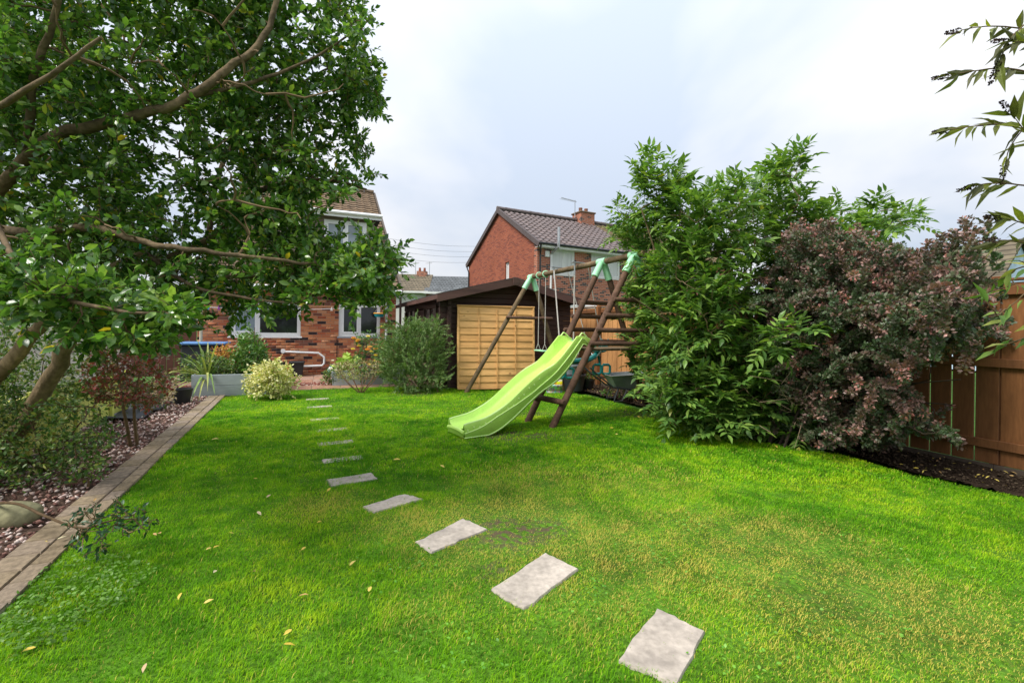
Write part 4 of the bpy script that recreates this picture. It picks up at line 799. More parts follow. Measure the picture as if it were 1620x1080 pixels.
# ------------------------------------------------------------ patio, raised beds
m_pav = mat('terracotta_paving', [(.28, .14, .09), (.34, .19, .13), (.31, .2, .15)], noise=(5, .25), fine=(40, .2), rough=.85)
pt = empty('patio', (*hc, 0), TH, label='terracotta coloured slab paving between the raised beds and the house wall', cat='paving')
T = cbox_t((.012, .012, .15)); Ms = []
for i in range(10):
    for j in range(5):
        if j == 3: continue
        Ms.append(box_m(-5.2+i*.6+.004, -.05-(j+1)*.6+.004, -.05, -5.2+(i+1)*.6-.004, -.05-j*.6-.004, .02+random.uniform(-.002, .002)))
pieces('slab', T, Ms, m_pav, pt)
b = MB(); b.box((-5.2, -3.06, -.06), (.8, -.02, .006)); b.build('bedding', m_mortar, pt)
q0 = [hc+f_u*a+f_v*b_ for a, b_ in ((-5.2, -1.85), (.8, -1.85), (.8, -2.45), (-5.2, -2.45))]
tag(stones('red_chippings', 2500, q0, .016, mat('red_chip', [(.2, .05, .035), (.3, .09, .06), (.15, .05, .04)], 'CONSTANT', rough=.85), zc=.01), 'strip of small red chippings across the patio', 'gravel')
m_bed = mat('grey_painted_sleeper', [(.30, .34, .365), (.34, .38, .40)], noise=(2, .12), fine=(20, .08), stretch=(.4, .4, 2), rough=.7)
def raised_bed(P, th, Wd, D, h, label):
    e = empty('raised_bed', (*P, 0), th, label=label, cat='planter'); n = 2; hh = h/n
    for k in range(n):
        z0, z1 = k*hh+.002, (k+1)*hh-.003; ex = .002 if k else 0
        box_part('board', (-ex, -.03, z0), (Wd+ex, 0, z1), m_bed, e); box_part('board', (-ex, D, z0), (Wd+ex, D+.03, z1), m_bed, e)
        box_part('board', (-.03, .001, z0), (-.001, D-.001, z1), m_bed, e); box_part('board', (Wd+.001, .001, z0), (Wd+.03, D-.001, z1), m_bed, e)
    b = MB(); b.box((.001, .001, 0), (Wd-.001, D-.001, h-.05)); b.build('soil', m_soil, e); return e
rbl = gnd(305, 628)[:2]; raised_bed(rbl, TH, 1.38, 1.9, .42, 'grey raised bed on the left, at the end of the gravel bed')
rbr = gnd(528, 611)[:2]; raised_bed(rbr, TH, 1.6, 1.6, .36, 'grey raised bed on the right of the patio, below the orange roses')
# ------------------------------------------------------------ swing set
m_pole = mat('weathered_round_timber', [(.085, .048, .032), (.115, .065, .043)], noise=(5, .35), fine=(40, .2), bump=(25, .5, .006), rough=.85, spec=.2)
m_pole_l = mat('green_stained_timber', [(.15, .105, .06)], noise=(4, .4), fine=(30, .25), bump=(25, .5, .006), rough=.85, spec=.2)
m_mint = mat('mint_plastic', (.36, .72, .45), noise=(3, .06), rough=.4)
m_teal = mat('teal_plastic', (.006, .13, .12), noise=(3, .1), rough=.3, spec=.5)
m_rope = mat('pale_rope', (.52, .48, .44), noise=(80, .25), rough=.9)
V3 = lambda *a: np.array(a, float)
BZ = 2.55; B0, B1 = V3(.40, 10.35, BZ), V3(1.98, 6.88, BZ)
bd = nrm(B1-B0); bl = np.linalg.norm(B1-B0)
A1, A2_, A3 = V3(.43, 10.3, BZ), V3(1.54, 7.83, BZ), V3(1.89, 7.05, BZ)
L1f, L1r = V3(*g2(735, 621), 0), V3(1.25, 10.75, 0)
L2f, L2r = V3(*g2(832, 667), 0), V3(2.45, 8.15, 0)
L3f, L3r = V3(*g2(870, 677), 0), V3(2.85, 7.4, 0)
org = V3(1.2, 8.6, 0)
sw = empty('swing_set', org, 0, label='round timber swing frame with climbing rungs and pale mint joints', cat='swing frame')
def pole(name, a, b, r, m, parent, seg=12, org=org, r1=None):
    q = MB(); p = [a+(b-a)*t for t in (0, .02, .35, .7, .98, 1)]; k = r1 or r
    q.tube([tuple(x-org) for x in p], [r*.8, r, r+(k-r)*.35, r+(k-r)*.7, k, k*.8], seg); return q.build(name, m, parent, smooth=True)
pole('crossbar', B0, B1, .052, m_pole_l, sw)
off = bd*.075
for A, f, r in ((A1, L1f, L1r), (A2_, L2f, L2r), (A3, L3f, L3r)):
    for (e_, sg) in ((f, 1), (r, -1)):
        top = A-V3(0, 0, .10)+nrm((e_-A)*(1, 1, 0))*.07; pole('leg', e_-V3(0, 0, .06), top, .05, m_pole if A is not A1 else m_pole_l, sw)
    jb = MB(); jb.tube([tuple(A-bd*.11-org), tuple(A+bd*.11-org)], .064, 12)
    br = jb.build('bracket', m_mint, sw, smooth=True)
    for e_ in (f, r):
        s0 = A-V3(0, 0, .02)+nrm((e_-A)*(1, 1, 0))*.03; d = nrm(e_-(A-V3(0, 0, .1)+nrm((e_-A)*(1, 1, 0))*.07)); q = MB()
        q.tube([tuple(s0-org), tuple(s0+d*.08-org), tuple(s0+d*.30-org), tuple(s0+d*.305-org)], [.045, .058, .062, .05], 12); q.build('socket', m_mint, br, smooth=True)
        q = MB(); q.tube([tuple(s0+d*.2-org-np.cross(d, (0, 0, 1))*.066), tuple(s0+d*.2-org+np.cross(d, (0, 0, 1))*.066)], .008, 6); q.build('bolt', m_metal, br)
def onleg(A, e_, z): t = (BZ-z)/BZ; return A+(e_-A)*t
# rungs of the two ends of the tower, and the bottom one in front
for (A, f, r) in ((A2_, L2f, L2r), (A3, L3f, L3r)):
    for z in (1.18, 1.38, 1.60, 1.84):
        a, b_ = onleg(A, f, z), onleg(A, r, z); a, b_ = a+(a-b_)*.06, b_+(b_-a)*.06; o_ = bd*(.075 if A is A3 else -.075); pole('rung', a+o_, b_+o_, .036, m_pole, sw, 10)
a, b_ = onleg(A2_, L2f, .36), onleg(A3, L3f, .36); d = b_-a; pole('rung', a-d*.15+V3(-.03, -.06, 0), b_+d*.12+V3(-.03, -.06, 0), .042, m_pole, sw, 10)
a, b_ = onleg(A2_, L2r, 1.3), onleg(A3, L3r, 1.3); pole('rung', a-bd*.1, b_+bd*.1, .04, m_pole, sw, 10)
a, b_ = onleg(A2_, L2r, .8), onleg(A3, L3r, .8); pole('rung', a-bd*.1, b_+bd*.1, .04, m_pole, sw, 10)
# cross brace of the far frame
a, b_ = onleg(A1, L1f, 1.62), onleg(A1, L1r, 1.62); q = MB(); pole('cross_brace', a-(b_-a)*.05+V3(.0, -.06, 0), b_+(b_-a)*.25+V3(0, -.06, 0), .034, m_pole, sw, 8)
# platform of planks between the two tower frames
pz = 1.10; c0, c1 = onleg(A2_, L2f, pz), onleg(A2_, L2r, pz); c2 = onleg(A3, L3f, pz)
for k in range(7):
    t0 = (k+.04)/7; a = c0+(c1-c0)*t0; dd = (c1-c0)*(.92/7); q = MB(); w_ = c2-c0
    vs = [a, a+dd, a+dd+w_, a+w_]; q.add([tuple(v-org-V3(0, 0, .03)) for v in vs]+[tuple(v-org) for v in vs], [(0, 3, 2, 1), (4, 5, 6, 7), (0, 1, 5, 4), (1, 2, 6, 5), (2, 3, 7, 6), (3, 0, 4, 7)]); q.build('platform_board', m_pole_l, sw)
# ------------------------------------------------------------ slide
S0 = (onleg(A2_, L2f, 1.22)+onleg(A3, L3f, 1.22))/2; S0[2] = 0; S1 = V3(-.70, 5.86, 0)
sdv = S1-S0; SL_ = np.linalg.norm(sdv); sdir = sdv/SL_; sperp = np.array((-sdir[1], sdir[0], 0))
prof = smooth_path([(-.06, 1.19), (.06, 1.18), (.20, 1.08), (.48, .88), (.72, .755), (.95, .655), (1.2, .50), (1.45, .33), (1.68, .205), (1.9, .135), (2.12, .115), (2.24, .11)], 5)
prof[:, 0] *= SL_/2.24
wallh = lambda h: np.interp(h, [-.1, .02, .12, .3, .6, 1.0, 1.6, 2.0, 2.2, 2.4], [.02, .07, .20, .17, .115, .115, .11, .075, .03, .008])
flank = lambda h: np.interp(h, [-.1, .05, .3, .8, 1.6, 2.05, 2.4], [.03, .05, .13, .16, .15, .10, .06])
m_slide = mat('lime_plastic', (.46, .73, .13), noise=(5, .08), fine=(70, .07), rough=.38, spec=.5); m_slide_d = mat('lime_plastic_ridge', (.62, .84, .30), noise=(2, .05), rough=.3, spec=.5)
sl = empty('slide', (*S1[:2], 0), math.atan2(sdir[1], sdir[0]), label='lime green wavy plastic slide hooked on the climbing frame', cat='slide')
def section(h):
    w = wallh(h); f = flank(h); flare = .0
    pts = [(-.235, w-f-.10), (-.232, w-.03), (-.226, w-.004), (-.214, w+.004), (-.203, w-.006), (-.185, w*.35), (-.160, .012), (-.10, 0), (0, -.003), (.10, 0), (.160, .012), (.185, w*.35), (.203, w-.006), (.214, w+.004), (.226, w-.004), (.232, w-.03), (.235, w-f-.10)]
    return pts
q = MB(); n = len(prof); K = 17
for i, (h, z) in enumerate(prof):
    t = prof[min(i+1, n-1)]-prof[max(i-1, 0)]; t /= np.linalg.norm(t); nn = (-t[1], t[0]) if t[0] > 0 else (t[1], -t[0]); nn = (abs(t[1])*1 if t[1] < 0 else -t[1], abs(t[0]))
    for (s_, w) in section(h):
        zz = z+w*nn[1]; 
        q.v.append((h-SL_+w*nn[0]*.8, s_, max(zz, .012)))
q.f = [(i*K+k, (i+1)*K+k, (i+1)*K+k+1, i*K+k+1) for i in range(n-1) for k in range(K-1)]; q.m = [0]*len(q.f); q.r = [0]*len(q.f)
bed = q.build('trough', m_slide, sl, smooth=True); md = bed.modifiers.new('s', 'SOLIDIFY'); md.thickness = .008; md.offset = -1
# rolled end lip, hooks, and raised wavy ridges on both flanks
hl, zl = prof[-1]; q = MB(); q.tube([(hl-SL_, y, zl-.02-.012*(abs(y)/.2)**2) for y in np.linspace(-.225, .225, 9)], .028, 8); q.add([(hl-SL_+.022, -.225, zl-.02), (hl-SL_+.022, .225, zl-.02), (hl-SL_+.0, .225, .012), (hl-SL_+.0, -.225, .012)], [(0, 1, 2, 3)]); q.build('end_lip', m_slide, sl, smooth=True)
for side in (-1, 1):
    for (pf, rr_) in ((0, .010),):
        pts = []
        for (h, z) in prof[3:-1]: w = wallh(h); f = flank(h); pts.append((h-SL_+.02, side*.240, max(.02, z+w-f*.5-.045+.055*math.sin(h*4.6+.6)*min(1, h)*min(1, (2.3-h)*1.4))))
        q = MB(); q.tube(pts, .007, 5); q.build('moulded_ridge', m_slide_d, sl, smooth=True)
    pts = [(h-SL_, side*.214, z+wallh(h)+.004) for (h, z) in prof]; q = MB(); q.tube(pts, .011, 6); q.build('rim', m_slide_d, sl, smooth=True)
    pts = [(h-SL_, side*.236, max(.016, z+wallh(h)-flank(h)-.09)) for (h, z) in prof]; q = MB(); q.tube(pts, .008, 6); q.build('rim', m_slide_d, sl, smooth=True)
    q = MB(); q.tube([(-SL_-.0, side*.19, 1.2), (-SL_-.14, side*.19, 1.19), (-SL_-.17, side*.19, 1.12)], .02, 8); q.build('hook', m_mint, sl, smooth=True)
for k in range(14):
    h = .9+k*.085; z = np.interp(h, prof[:, 0], prof[:, 1]); w = wallh(h)
    q = MB(); q.lathe([(0, .006), (.011, .004), (.013, 0)], (0, 0, 0), 8, Matrix.Translation((h-SL_+.01, .234, z+w-.06-(k % 2)*.02)) @ Matrix.Rotation(R(-90), 4, 'X')); q.build('moulded_stud', m_slide_d, sl)

# ------------------------------------------------------------ swing with mint triangle hangers
def onbar(t): return B0+bd*t
def t_at(px):
    x, _ = ray(px, 430); return (x*B0[1]-B0[0])/(bd[0]-x*bd[1])
def rope(mb, a, b_, r=.011): mb.tube([tuple(a), tuple((a+b_)/2+V3(.003, 0, 0)), tuple(b_)], r, 6)
ta, tb = t_at(853), t_at(878)
so_ = onbar((ta+tb)/2); so_[2] = 0; sg = empty('swing', so_, 0, label='small mint swing seat hanging from two thin ropes at the far end of the beam', cat='swing')
pa, pb = onbar(ta), onbar(ta)+V3(.10, -.26, 0)
for p in (onbar(ta), onbar(ta+.30)):
    q = MB(); q.tube([tuple(p-so_+V3(math.cos(a)*.064, 0, math.sin(a)*.064)) for a in np.linspace(0, 2*math.pi, 13)], .014, 6); q.build('hanger_clip', m_mint, sg, smooth=True)
    e_ = V3(p[0]+.0, p[1], 1.06); q = MB(); rope(q, p-so_-V3(0, 0, .07), e_-so_, .008); q.build('rope', m_rope, sg)
    q = MB(); q.tube([tuple(e_-so_), tuple(e_-so_+V3(-.05, 0, -.13)), tuple(e_-so_+V3(.05, 0, -.13)), tuple(e_-so_)], .006, 5); q.build('triangle_hanger', m_rope, sg)
a, b_ = onbar(ta)-so_, onbar(ta+.30)-so_; q = MB(); c = (a+b_)/2; c[2] = .91; ang = math.atan2(bd[1], bd[0]); q.cbox((-.21, -.075, -.014), (.21, .075, .014), .01, Matrix.Translation(c) @ Matrix.Rotation(ang, 4, 'Z')); q.build('seat', m_mint, sg)
# ------------------------------------------------------------ glider
gc = onbar(t_at(906)); gc[2] = 0; gd = np.array((nrm(L2r-L2f)[0], nrm(L2r-L2f)[1], 0)); gc = gc+gd*.24; gl = empty('glider_swing', gc, math.atan2(gd[1], gd[0]), label='teal two seat glider swing hanging behind the slide', cat='swing')
q = MB(); q.tube([tuple(p) for p in smooth_path([(-.52, 0, .80), (-.3, 0, .76), (0, 0, .78), (.22, 0, .80), (.40, 0, .90), (.50, 0, .98)], 4)], .052, 8); q.build('beam', m_teal, gl, smooth=True)
for s_ in (-1, 1):
    q = MB(); Mx = Matrix.Translation((s_*.50, 0, .93 if s_ > 0 else .80)); prof_ = [(-.0, 0), (.0, .04), (.12, .02), (.15, .06), (.17, .22)]
    vs = []; 
    for (x, z) in ((-.17, .02), (-.1, -.01), (0, -.01), (.07, .03), (.10, .12), (.12, .24)):
        for y in np.linspace(-.15, .15, 7): vs.append((s_*x, y*(1 if z < .1 else .75), z+.03*(abs(y)/.15)**2))
    q.add([Mx @ Vector(v) for v in vs], [(i*7+k, i*7+k+1, i*7+8+k, i*7+7+k) for i in range(5) for k in range(6)]); o_ = q.build('seat', m_teal, gl, smooth=True); o_.modifiers.new('s', 'SOLIDIFY').thickness = .022
    # foot and hand frame : double loop
    cx_ = s_*.46; z_ = .60 if s_ > 0 else .56; Mz = Matrix.Translation((cx_, -.08, z_)) @ Matrix.Rotation(R(-25), 4, 'Z')
    for xa, xb in ((-.17, -.01), (.01, .17)):
        lp = [(xa+.03, 0, -.09), (xb-.03, 0, -.09), (xb, 0, -.06), (xb, 0, .06), (xb-.03, 0, .09), (xa+.03, 0, .09), (xa, 0, .06), (xa, 0, -.06), (xa+.03, 0, -.09)]
        q = MB(); q.tube([Mz @ Vector(p) for p in lp], .027, 8); q.build('handle', m_teal, gl, smooth=True)
    q = MB(); q.tube([(cx_, -.04, z_+.06), (cx_*.98, 0, .80 if s_ < 0 else .86)], .026, 8); q.build('stem', m_teal, gl, smooth=True)
inv = Matrix.Rotation(-math.atan2(gd[1], gd[0]), 4, 'Z')
for s_, px_ in ((-1, 884), (-1, 917), (1, 890), (1, 922)):
    top = onbar(t_at(px_)); tl = inv @ Vector(top-gc+V3(0, 0, .0)); tl.x += s_*.12; tl.z = BZ+.02
    e_ = Vector((s_*.36, (-.2 if px_ < 900 else .2)*-1, 1.0)); q = MB(); 
    pts = [tl, tl.lerp(e_, .5), e_]; q.tube(pts, .013 if s_ < 0 else .009, 6); q.build('hanging_rod', m_rope, gl)
    q = MB(); q.tube([e_, Vector((s_*.36, 0, .80))], .012, 6); q.build('link', m_metal, gl)
for px_ in (884, 917):
    top = onbar(t_at(px_)); tl = inv @ Vector(top-gc); q = MB(); q.cbox((-.18, -.02, BZ+.06), (.26, .02, BZ+.085), .004, Matrix.Translation((tl.x, tl.y, 0))); q.tube([(tl.x-.12, tl.y, BZ+.07), (tl.x-.12, tl.y, BZ-.16)], .014, 6); q.build('top_bracket', m_metal, gl)

# ------------------------------------------------------------ wheelbarrow
wb = gnd(992, 636)[:2]; wr = empty('wheelbarrow', (wb[0], wb[1]+.25, 0), R(8), label='grey metal wheelbarrow standing against the fence beside the big elder bush', cat='wheelbarrow')
m_wb = mat('dull_galvanised_tray', (.25, .28, .29), noise=(6, .2), rough=.55, metal=.3, spec=.4)
top_ = [(-.36, -.27, .50), (.36, -.27, .54), (.44, 0, .55), (.36, .27, .54), (-.36, .27, .50), (-.38, 0, .50)]; bot = [(-.22, -.17, .27), (.14, -.17, .24), (.17, 0, .24), (.14, .17, .24), (-.22, .17, .27), (-.23, 0, .27)]
q = MB(); q.add(top_+bot, [(i, 6+i, 6+(i+1) % 6, (i+1) % 6) for i in range(6)]+[(6, 11, 10, 9, 8, 7)]); o_ = q.build('tray', m_wb, wr); o_.modifiers.new('s', 'SOLIDIFY').thickness = .006
q = MB(); q.tube(top_+[top_[0]], .011, 6); q.build('tray_rim', m_metal, wr)
for y in (-.2, .2):
    q = MB(); q.tube([(.62, y*.25, .2), (.1, y*.8, .22), (-.3, y, .28), (-.62, y*1.25, .52), (-.78, y*1.3, .66)], .016, 8); q.build('handle', m_dark, wr, smooth=True)
    q = MB(); q.tube([(-.2, y, .25), (-.28, y*1.05, .02), (-.12, y*1.05, .02), (-.02, y, .23)], .013, 6); q.build('leg', m_dark, wr, smooth=True)
q = MB(); q.tube([(.58+.17*math.cos(a), 0, .175+.17*math.sin(a)) for a in np.linspace(0, 2*math.pi, 19)], .034, 8); wh = q.build('wheel', m_black, wr, smooth=True)
q = MB(); q.tube([(.58, -.06, .175), (.58, .06, .175)], .02, 8)
for a in np.linspace(0, math.pi, 4)[:-1]: q.tube([(.58-.15*math.cos(a), 0, .175-.15*math.sin(a)), (.58+.15*math.cos(a), 0, .175+.15*math.sin(a))], .007, 4)
q.build('hub', m_metal, wh)

# ------------------------------------------------------------ clutter behind the swing
def tub(name, px, py, r0, r1, h, m, label, cat, rim=.012, seg=18, sq=False, z=0, dy=0, rz=0, Y=None):
    g_ = gnd(px, py) if Y is None else at(px, py, Y); e = empty(name, (g_[0], g_[1]+dy, z), rz, label=label, cat=cat); s_ = 4 if sq else seg
    q = MB(); q.lathe([(0, .012), (r0*.95, .012), (r1*.93, h*.97), (r1*.93, h), (r1, h), (r0, .0), (0, 0)], (0, 0, 0), s_, Matrix.Rotation(R(45), 4, 'Z') if sq else None); q.build('body', m, e, smooth=not sq)
    q = MB(); q.lathe([(r1*1.0, h-.035), (r1*1.07, h-.03), (r1*1.07, h+.004), (r1*.94, h+.004)], (0, 0, 0), s_, Matrix.Rotation(R(45), 4, 'Z') if sq else None); q.build('rim', m, e, smooth=not sq); return e
tub('plastic_tub', 908, 617, .20, .26, .36, m_dark, 'large dark plastic tub, lowest in the pile behind the ladder poles', 'tub')
e1 = tub('plastic_tub', 903, 617, .19, .25, .22, m_grey, 'light grey plastic tub standing on the large dark one', 'tub', z=.37)
tub('plastic_tub', 899, 617, .16, .22, .24, mat('pale_grey_plastic', (.42, .45, .50), rough=.5), 'pale grey tub at the top of the pile behind the ladder poles', 'tub', z=.60)
tub('plastic_crate', 848, 612, .30, .36, .30, m_dark, 'low dark crate beside the cabin, behind the slide', 'crate', sq=True, dy=.1, rz=.3)
tub('plastic_crate', 886, 608, .22, .26, .30, m_black, 'black crate between the compost bag and the pile of tubs', 'crate', sq=True, dy=.3)
tub('flower_pot', 930, 616, .11, .15, .24, m_black, 'black flower pot with straggly weeds beside the tubs', 'pot')
# compost bag
cbp = gnd(877, 621)[:2]; cg = empty('compost_bag', (*cbp, 0), R(6), label='white and yellow printed compost bag standing on the grass behind the slide', cat='bag')
m_bag = mat('printed_bag', [(0, (.55, .55, .52))], noise=(20, .3), rough=.45)
t = m_bag.node_tree; n = t.nodes; l = t.links; p = [x for x in n if x.type == 'BSDF_PRINCIPLED'][0]; tcn = n.new('ShaderNodeTexCoord'); s = n.new('ShaderNodeSeparateXYZ'); l.new(tcn.outputs['Object'], s.inputs[0])
r = n.new('ShaderNodeValToRGB'); r.color_ramp.interpolation = 'CONSTANT'; e = r.color_ramp.elements
for ps, c in ((0, (.5, .5, .48)), (.12, (.12, .2, .08)), (.45, (.6, .6, .58)), (.52, (.75, .55, .03)), (.70, (.55, .55, .55)), (.85, (.3, .28, .27))): x = e.new(ps); x.color = (*c, 1)
e.remove(e[0]); mr = n.new('ShaderNodeMapRange'); mr.inputs[2].default_value = .36; l.new(s.outputs[2], mr.inputs[0]); l.new(mr.outputs[0], r.inputs[0])
v = n.new('ShaderNodeTexVoronoi'); v.inputs['Scale'].default_value = 22; l.new(tcn.outputs['Object'], v.inputs[0]); mm = n.new('ShaderNodeMixRGB'); mm.blend_type = 'OVERLAY'; mm.inputs[0].default_value = .6; l.new(r.outputs[0], mm.inputs[1]); l.new(v.outputs['Color'], mm.inputs[2]); l.new(mm.outputs[0], p.inputs['Base Color'])
q = MB(); sec = [(0, .17, .09), (.04, .18, .10), (.16, .175, .10), (.28, .17, .075), (.34, .165, .03), (.38, .16, .006)]; vs = []
for z, a, b_ in sec:
    for k in range(12): th = 2*math.pi*k/12; c_, s_ = math.cos(th), math.sin(th); vs.append((a*math.copysign(abs(c_)**.6, c_)+random.uniform(-.006, .006), b_*math.copysign(abs(s_)**.7, s_)+random.uniform(-.006, .006), z))
q.add(vs, [(i*12+k, i*12+(k+1) % 12, i*12+12+(k+1) % 12, i*12+12+k) for i in range(5) for k in range(12)]+[tuple(range(11, -1, -1))]); q.build('body', m_bag, cg, smooth=True)
# bin, ornaments, blue lid by the house
bn = empty('waste_bin', (*(hc+f_u*(-2.62)+f_v*(-.32)), 0), TH, label='small black lidded bin against the brick wall by the white waste pipe', cat='bin')
q = MB(); vs = [(-.13, -.13, 0), (.13, -.13, 0), (.13, .13, 0), (-.13, .13, 0), (-.17, -.17, .36), (.17, -.17, .36), (.17, .17, .36), (-.17, .17, .36)]; q.add(vs, [(0, 3, 2, 1), (0, 1, 5, 4), (1, 2, 6, 5), (2, 3, 7, 6), (3, 0, 4, 7)]); q.build('body', m_black, bn); q = MB(); q.cbox((-.19, -.19, .36), (.19, .19, .42), .02); q.build('lid', m_black, bn)
on = empty('ceramic_pot', (*(hc+f_u*(-1.72)+f_v*(-.45)), 0), 0, label='white and green patterned ceramic pot by the house wall', cat='ornament')
m_pat = mat('green_pattern', [(0, (.7, .74, .7))], noise=(14, .1), rough=.25); t = m_pat.node_tree; n = t.nodes; l = t.links; p = [x for x in n if x.type == 'BSDF_PRINCIPLED'][0]; z = n.new('ShaderNodeTexNoise'); z.inputs['Scale'].default_value = 9; z.inputs['Detail'].default_value = 1; r = n.new('ShaderNodeValToRGB'); r.color_ramp.interpolation = 'CONSTANT'; r.color_ramp.elements[0].color = (.02, .32, .2, 1); x = r.color_ramp.elements[1]; x.position = .5; x.color = (.7, .76, .72, 1); tcn = n.new('ShaderNodeTexCoord'); l.new(tcn.outputs['Object'], z.inputs[0]); l.new(z.outputs[0], r.inputs[0]); l.new(r.outputs[0], p.inputs['Base Color'])
q = MB(); q.lathe([(0, 0), (.11, .0), (.15, .08), (.15, .18), (.11, .26), (.09, .28)], seg=16); q.build('body', m_pat, on, smooth=True); q = MB(); q.lathe([(.10, .275), (.10, .3), (.05, .335), (.0, .345)], seg=14); q.build('lid', mat('navy_glaze', (.02, .04, .1), rough=.3), on, smooth=True)
q = MB(); q.lathe([(0, 0), (.09, 0), (.14, .08), (.13, .2), (.08, .26), (0, .27)], seg=16); o_ = tag(q.build('stone_ornament', m_paleframe, smooth=True), 'plain white rounded ornament beside the green patterned pot', 'ornament'); o_.location = (*(hc+f_u*(-1.38)+f_v*(-.5)), 0)
bb = empty('recycling_bin', (*(hc+f_u*(-4.75)+f_v*(-.75)), 0), TH, label='dark wheeled bin with a pale blue lid beside the brick house', cat='bin')
q = MB(); q.cbox((-.3, -.3, 0), (.55, .3, .88), .03); q.build('body', m_dark, bb); q = MB(); q.cbox((-.36, -.36, .885), (.62, .34, .95), .025); q.build('lid', mat('blue_plastic', (.10, .24, .5), rough=.4), bb)
# washing line with pegs and a peg basket

pA = np.array(cpost.location)+V3(0, 0, 1.8); pB = np.array((*(hc+f_u*.05+f_v*(-.25)), 2.02)); wlq = empty('washing_line', pA, 0, label='thin pale washing line strung across the front of the brick house', cat='line')
wp_ = [pA+(pB-pA)*t-V3(0, 0, .10*math.sin(math.pi*t)) for t in np.linspace(0, 1, 24)]; q = MB(); q.tube([tuple(p-pA) for p in wp_], .005, 4); q.build('line', m_white, wlq)
pegc = [('blue', (.02, .35, .6)), ('purple', (.3, .05, .35)), ('white', (.75, .75, .72)), ('white', None), ('turquoise', (.02, .4, .5)), ('white', None), ('white', None), ('white', None), ('white', None)]
pm = {}
for (cn, cc_), t in zip(pegc, (.03, .075, .13, .2, .25, .43, .5, .62, .74)):
    if cn not in pm: pm[cn] = mat('peg_'+cn, cc_, rough=.4)
    p = pA+(pB-pA)*t-V3(0, 0, .10*math.sin(math.pi*t)); q = MB(); q.cbox((-.012, -.014, -.06), (.0, .014, .05), .003, Matrix.Rotation(R(12), 4, 'Y')); q.cbox((.002, -.014, -.06), (.014, .014, .05), .003, Matrix.Rotation(R(-8), 4, 'Y'))
    o_ = tag(q.build('clothes_peg', pm[cn]), '%s peg clipped on the washing line %s' % (cn, {.03: 'next to the clothes post', .075: 'just right of the blue one', .13: 'between the purple one and the wide window', .2: 'just left of the turquoise one', .25: 'at the left edge of the wide window', .43: 'across the dark pane of the wide window', .5: 'near the right edge of the wide window', .62: 'over bare brick between the two windows', .74: 'just left of the narrower window'}[t]), 'peg', 'clothes pegs on the washing line'); o_.location = p
t = .885; p = pA+(pB-pA)*t-V3(0, 0, .10*math.sin(math.pi*t)); bk = empty('peg_basket', p, 0, label='round basket with yellow rim and teal side hanging from the washing line', cat='basket')
q = MB()
for a in np.linspace(0, 2*math.pi, 5)[:-1]: q.tube([(0, 0, 0), (.15*math.cos(a), .15*math.sin(a), -.2)], .005, 4)
q.build('cord', m_rope, bk); q = MB(); q.tube([(.15*math.cos(a), .15*math.sin(a), -.21) for a in np.linspace(0, 2*math.pi, 17)], .018, 6); q.build('rim', mat('yellow_plastic', (.8, .38, .03), rough=.5), bk, smooth=True)
q = MB(); q.lathe([(.15, -.22), (.14, -.27), (.11, -.31), (0, -.315)], seg=16); q.build('bowl', mat('turquoise_plastic', (.01, .28, .33), rough=.5), bk, smooth=True)
hb = empty('hanging_basket', at(612, 512, 12.6), 0, label='dry brown hanging basket beside the white downpipe', cat='basket'); q = MB(); q.lathe([(.17, .05), (.15, -.03), (.08, -.10), (0, -.12)], seg=12); q.build('bowl', mat('coir', (.12, .07, .035), rough=.95), hb)
q = MB(); 
for a in (0, 2.1, 4.2): q.tube([(0, 0, .4), (.16*math.cos(a), .16*math.sin(a), .05)], .005, 4)
q.tube([(0, 0, .4), (.0, .35, .42)], .01, 5); q.build('chain', m_black, hb)
# rock and weed sheet in the gravel bed
def rock(px, py, r, sc, label, m):
    b = MB(); n1, n2 = 14, 9; rr = np.random.default_rng(px)
    for i in range(n2+1):
        th = math.pi*i/n2
        for k in range(n1): a = 2*math.pi*k/n1; d = V3(math.sin(th)*math.cos(a), math.sin(th)*math.sin(a), math.cos(th)); w = r*(1+.16*float(lump((d*r*4+px)[None], 2.2)[0])); d = np.sign(d)*np.abs(d)**.75; b.v.append(tuple(d*w*np.array(sc)))
    b.f = [(i*n1+k, (i+1)*n1+k, (i+1)*n1+(k+1) % n1, i*n1+(k+1) % n1) for i in range(n2) for k in range(n1)]; b.m = [0]*len(b.f); b.r = [0]*len(b.f)
    o = tag(b.build('rock', m, smooth=True), label, 'rock'); g_ = gnd(px, py); o.location = (g_[0], g_[1], r*sc[2]*.6); return o
m_rock = mat('mossy_stone', [(.19, .185, .10), (.26, .24, .14)], noise=(5, .35), fine=(30, .2), bump=(12, .7, .02), rough=.9)
rock(20, 826, .2, (1.0, .6, .42), 'flat mossy yellow grey rock on the gravel at the left edge', m_rock)
rock(150, 650, .15, (1, .7, .6), 'small brown stone half hidden by the low yellow green fence', m_rock)
q = MB(); P0 = gnd(175, 668); vs = []
wsx = 10
for i in range(wsx+1):
    for j in range(5): a = P0[:2]+f_v*(i*.16)+e_u*(j*.16-.3); vs.append((a[0], a[1], .035+.02*math.sin(i*1.3+j)+.01*random.random()))
q.add(vs, [(i*5+j, i*5+5+j, i*5+6+j, i*5+1+j) for i in range(wsx) for j in range(4)]); o_ = tag(q.build('weed_sheet', mat('dark_membrane', (.035, .04, .05), rough=.6), smooth=True), 'crumpled dark membrane lying bare on the left bed', 'membrane'); o_.modifiers.new('s', 'SOLIDIFY').thickness = .004
q = MB(); g_ = at(222, 385, 3.3); q.cbox((-.008, -.002, -.14), (.008, .002, .12), .001); o_ = tag(q.build('ribbon', mat('green_ribbon', (.0, .35, .22), rough=.5)), 'narrow green ribbon hanging in the evergreen tree', 'ribbon'); o_.location = g_
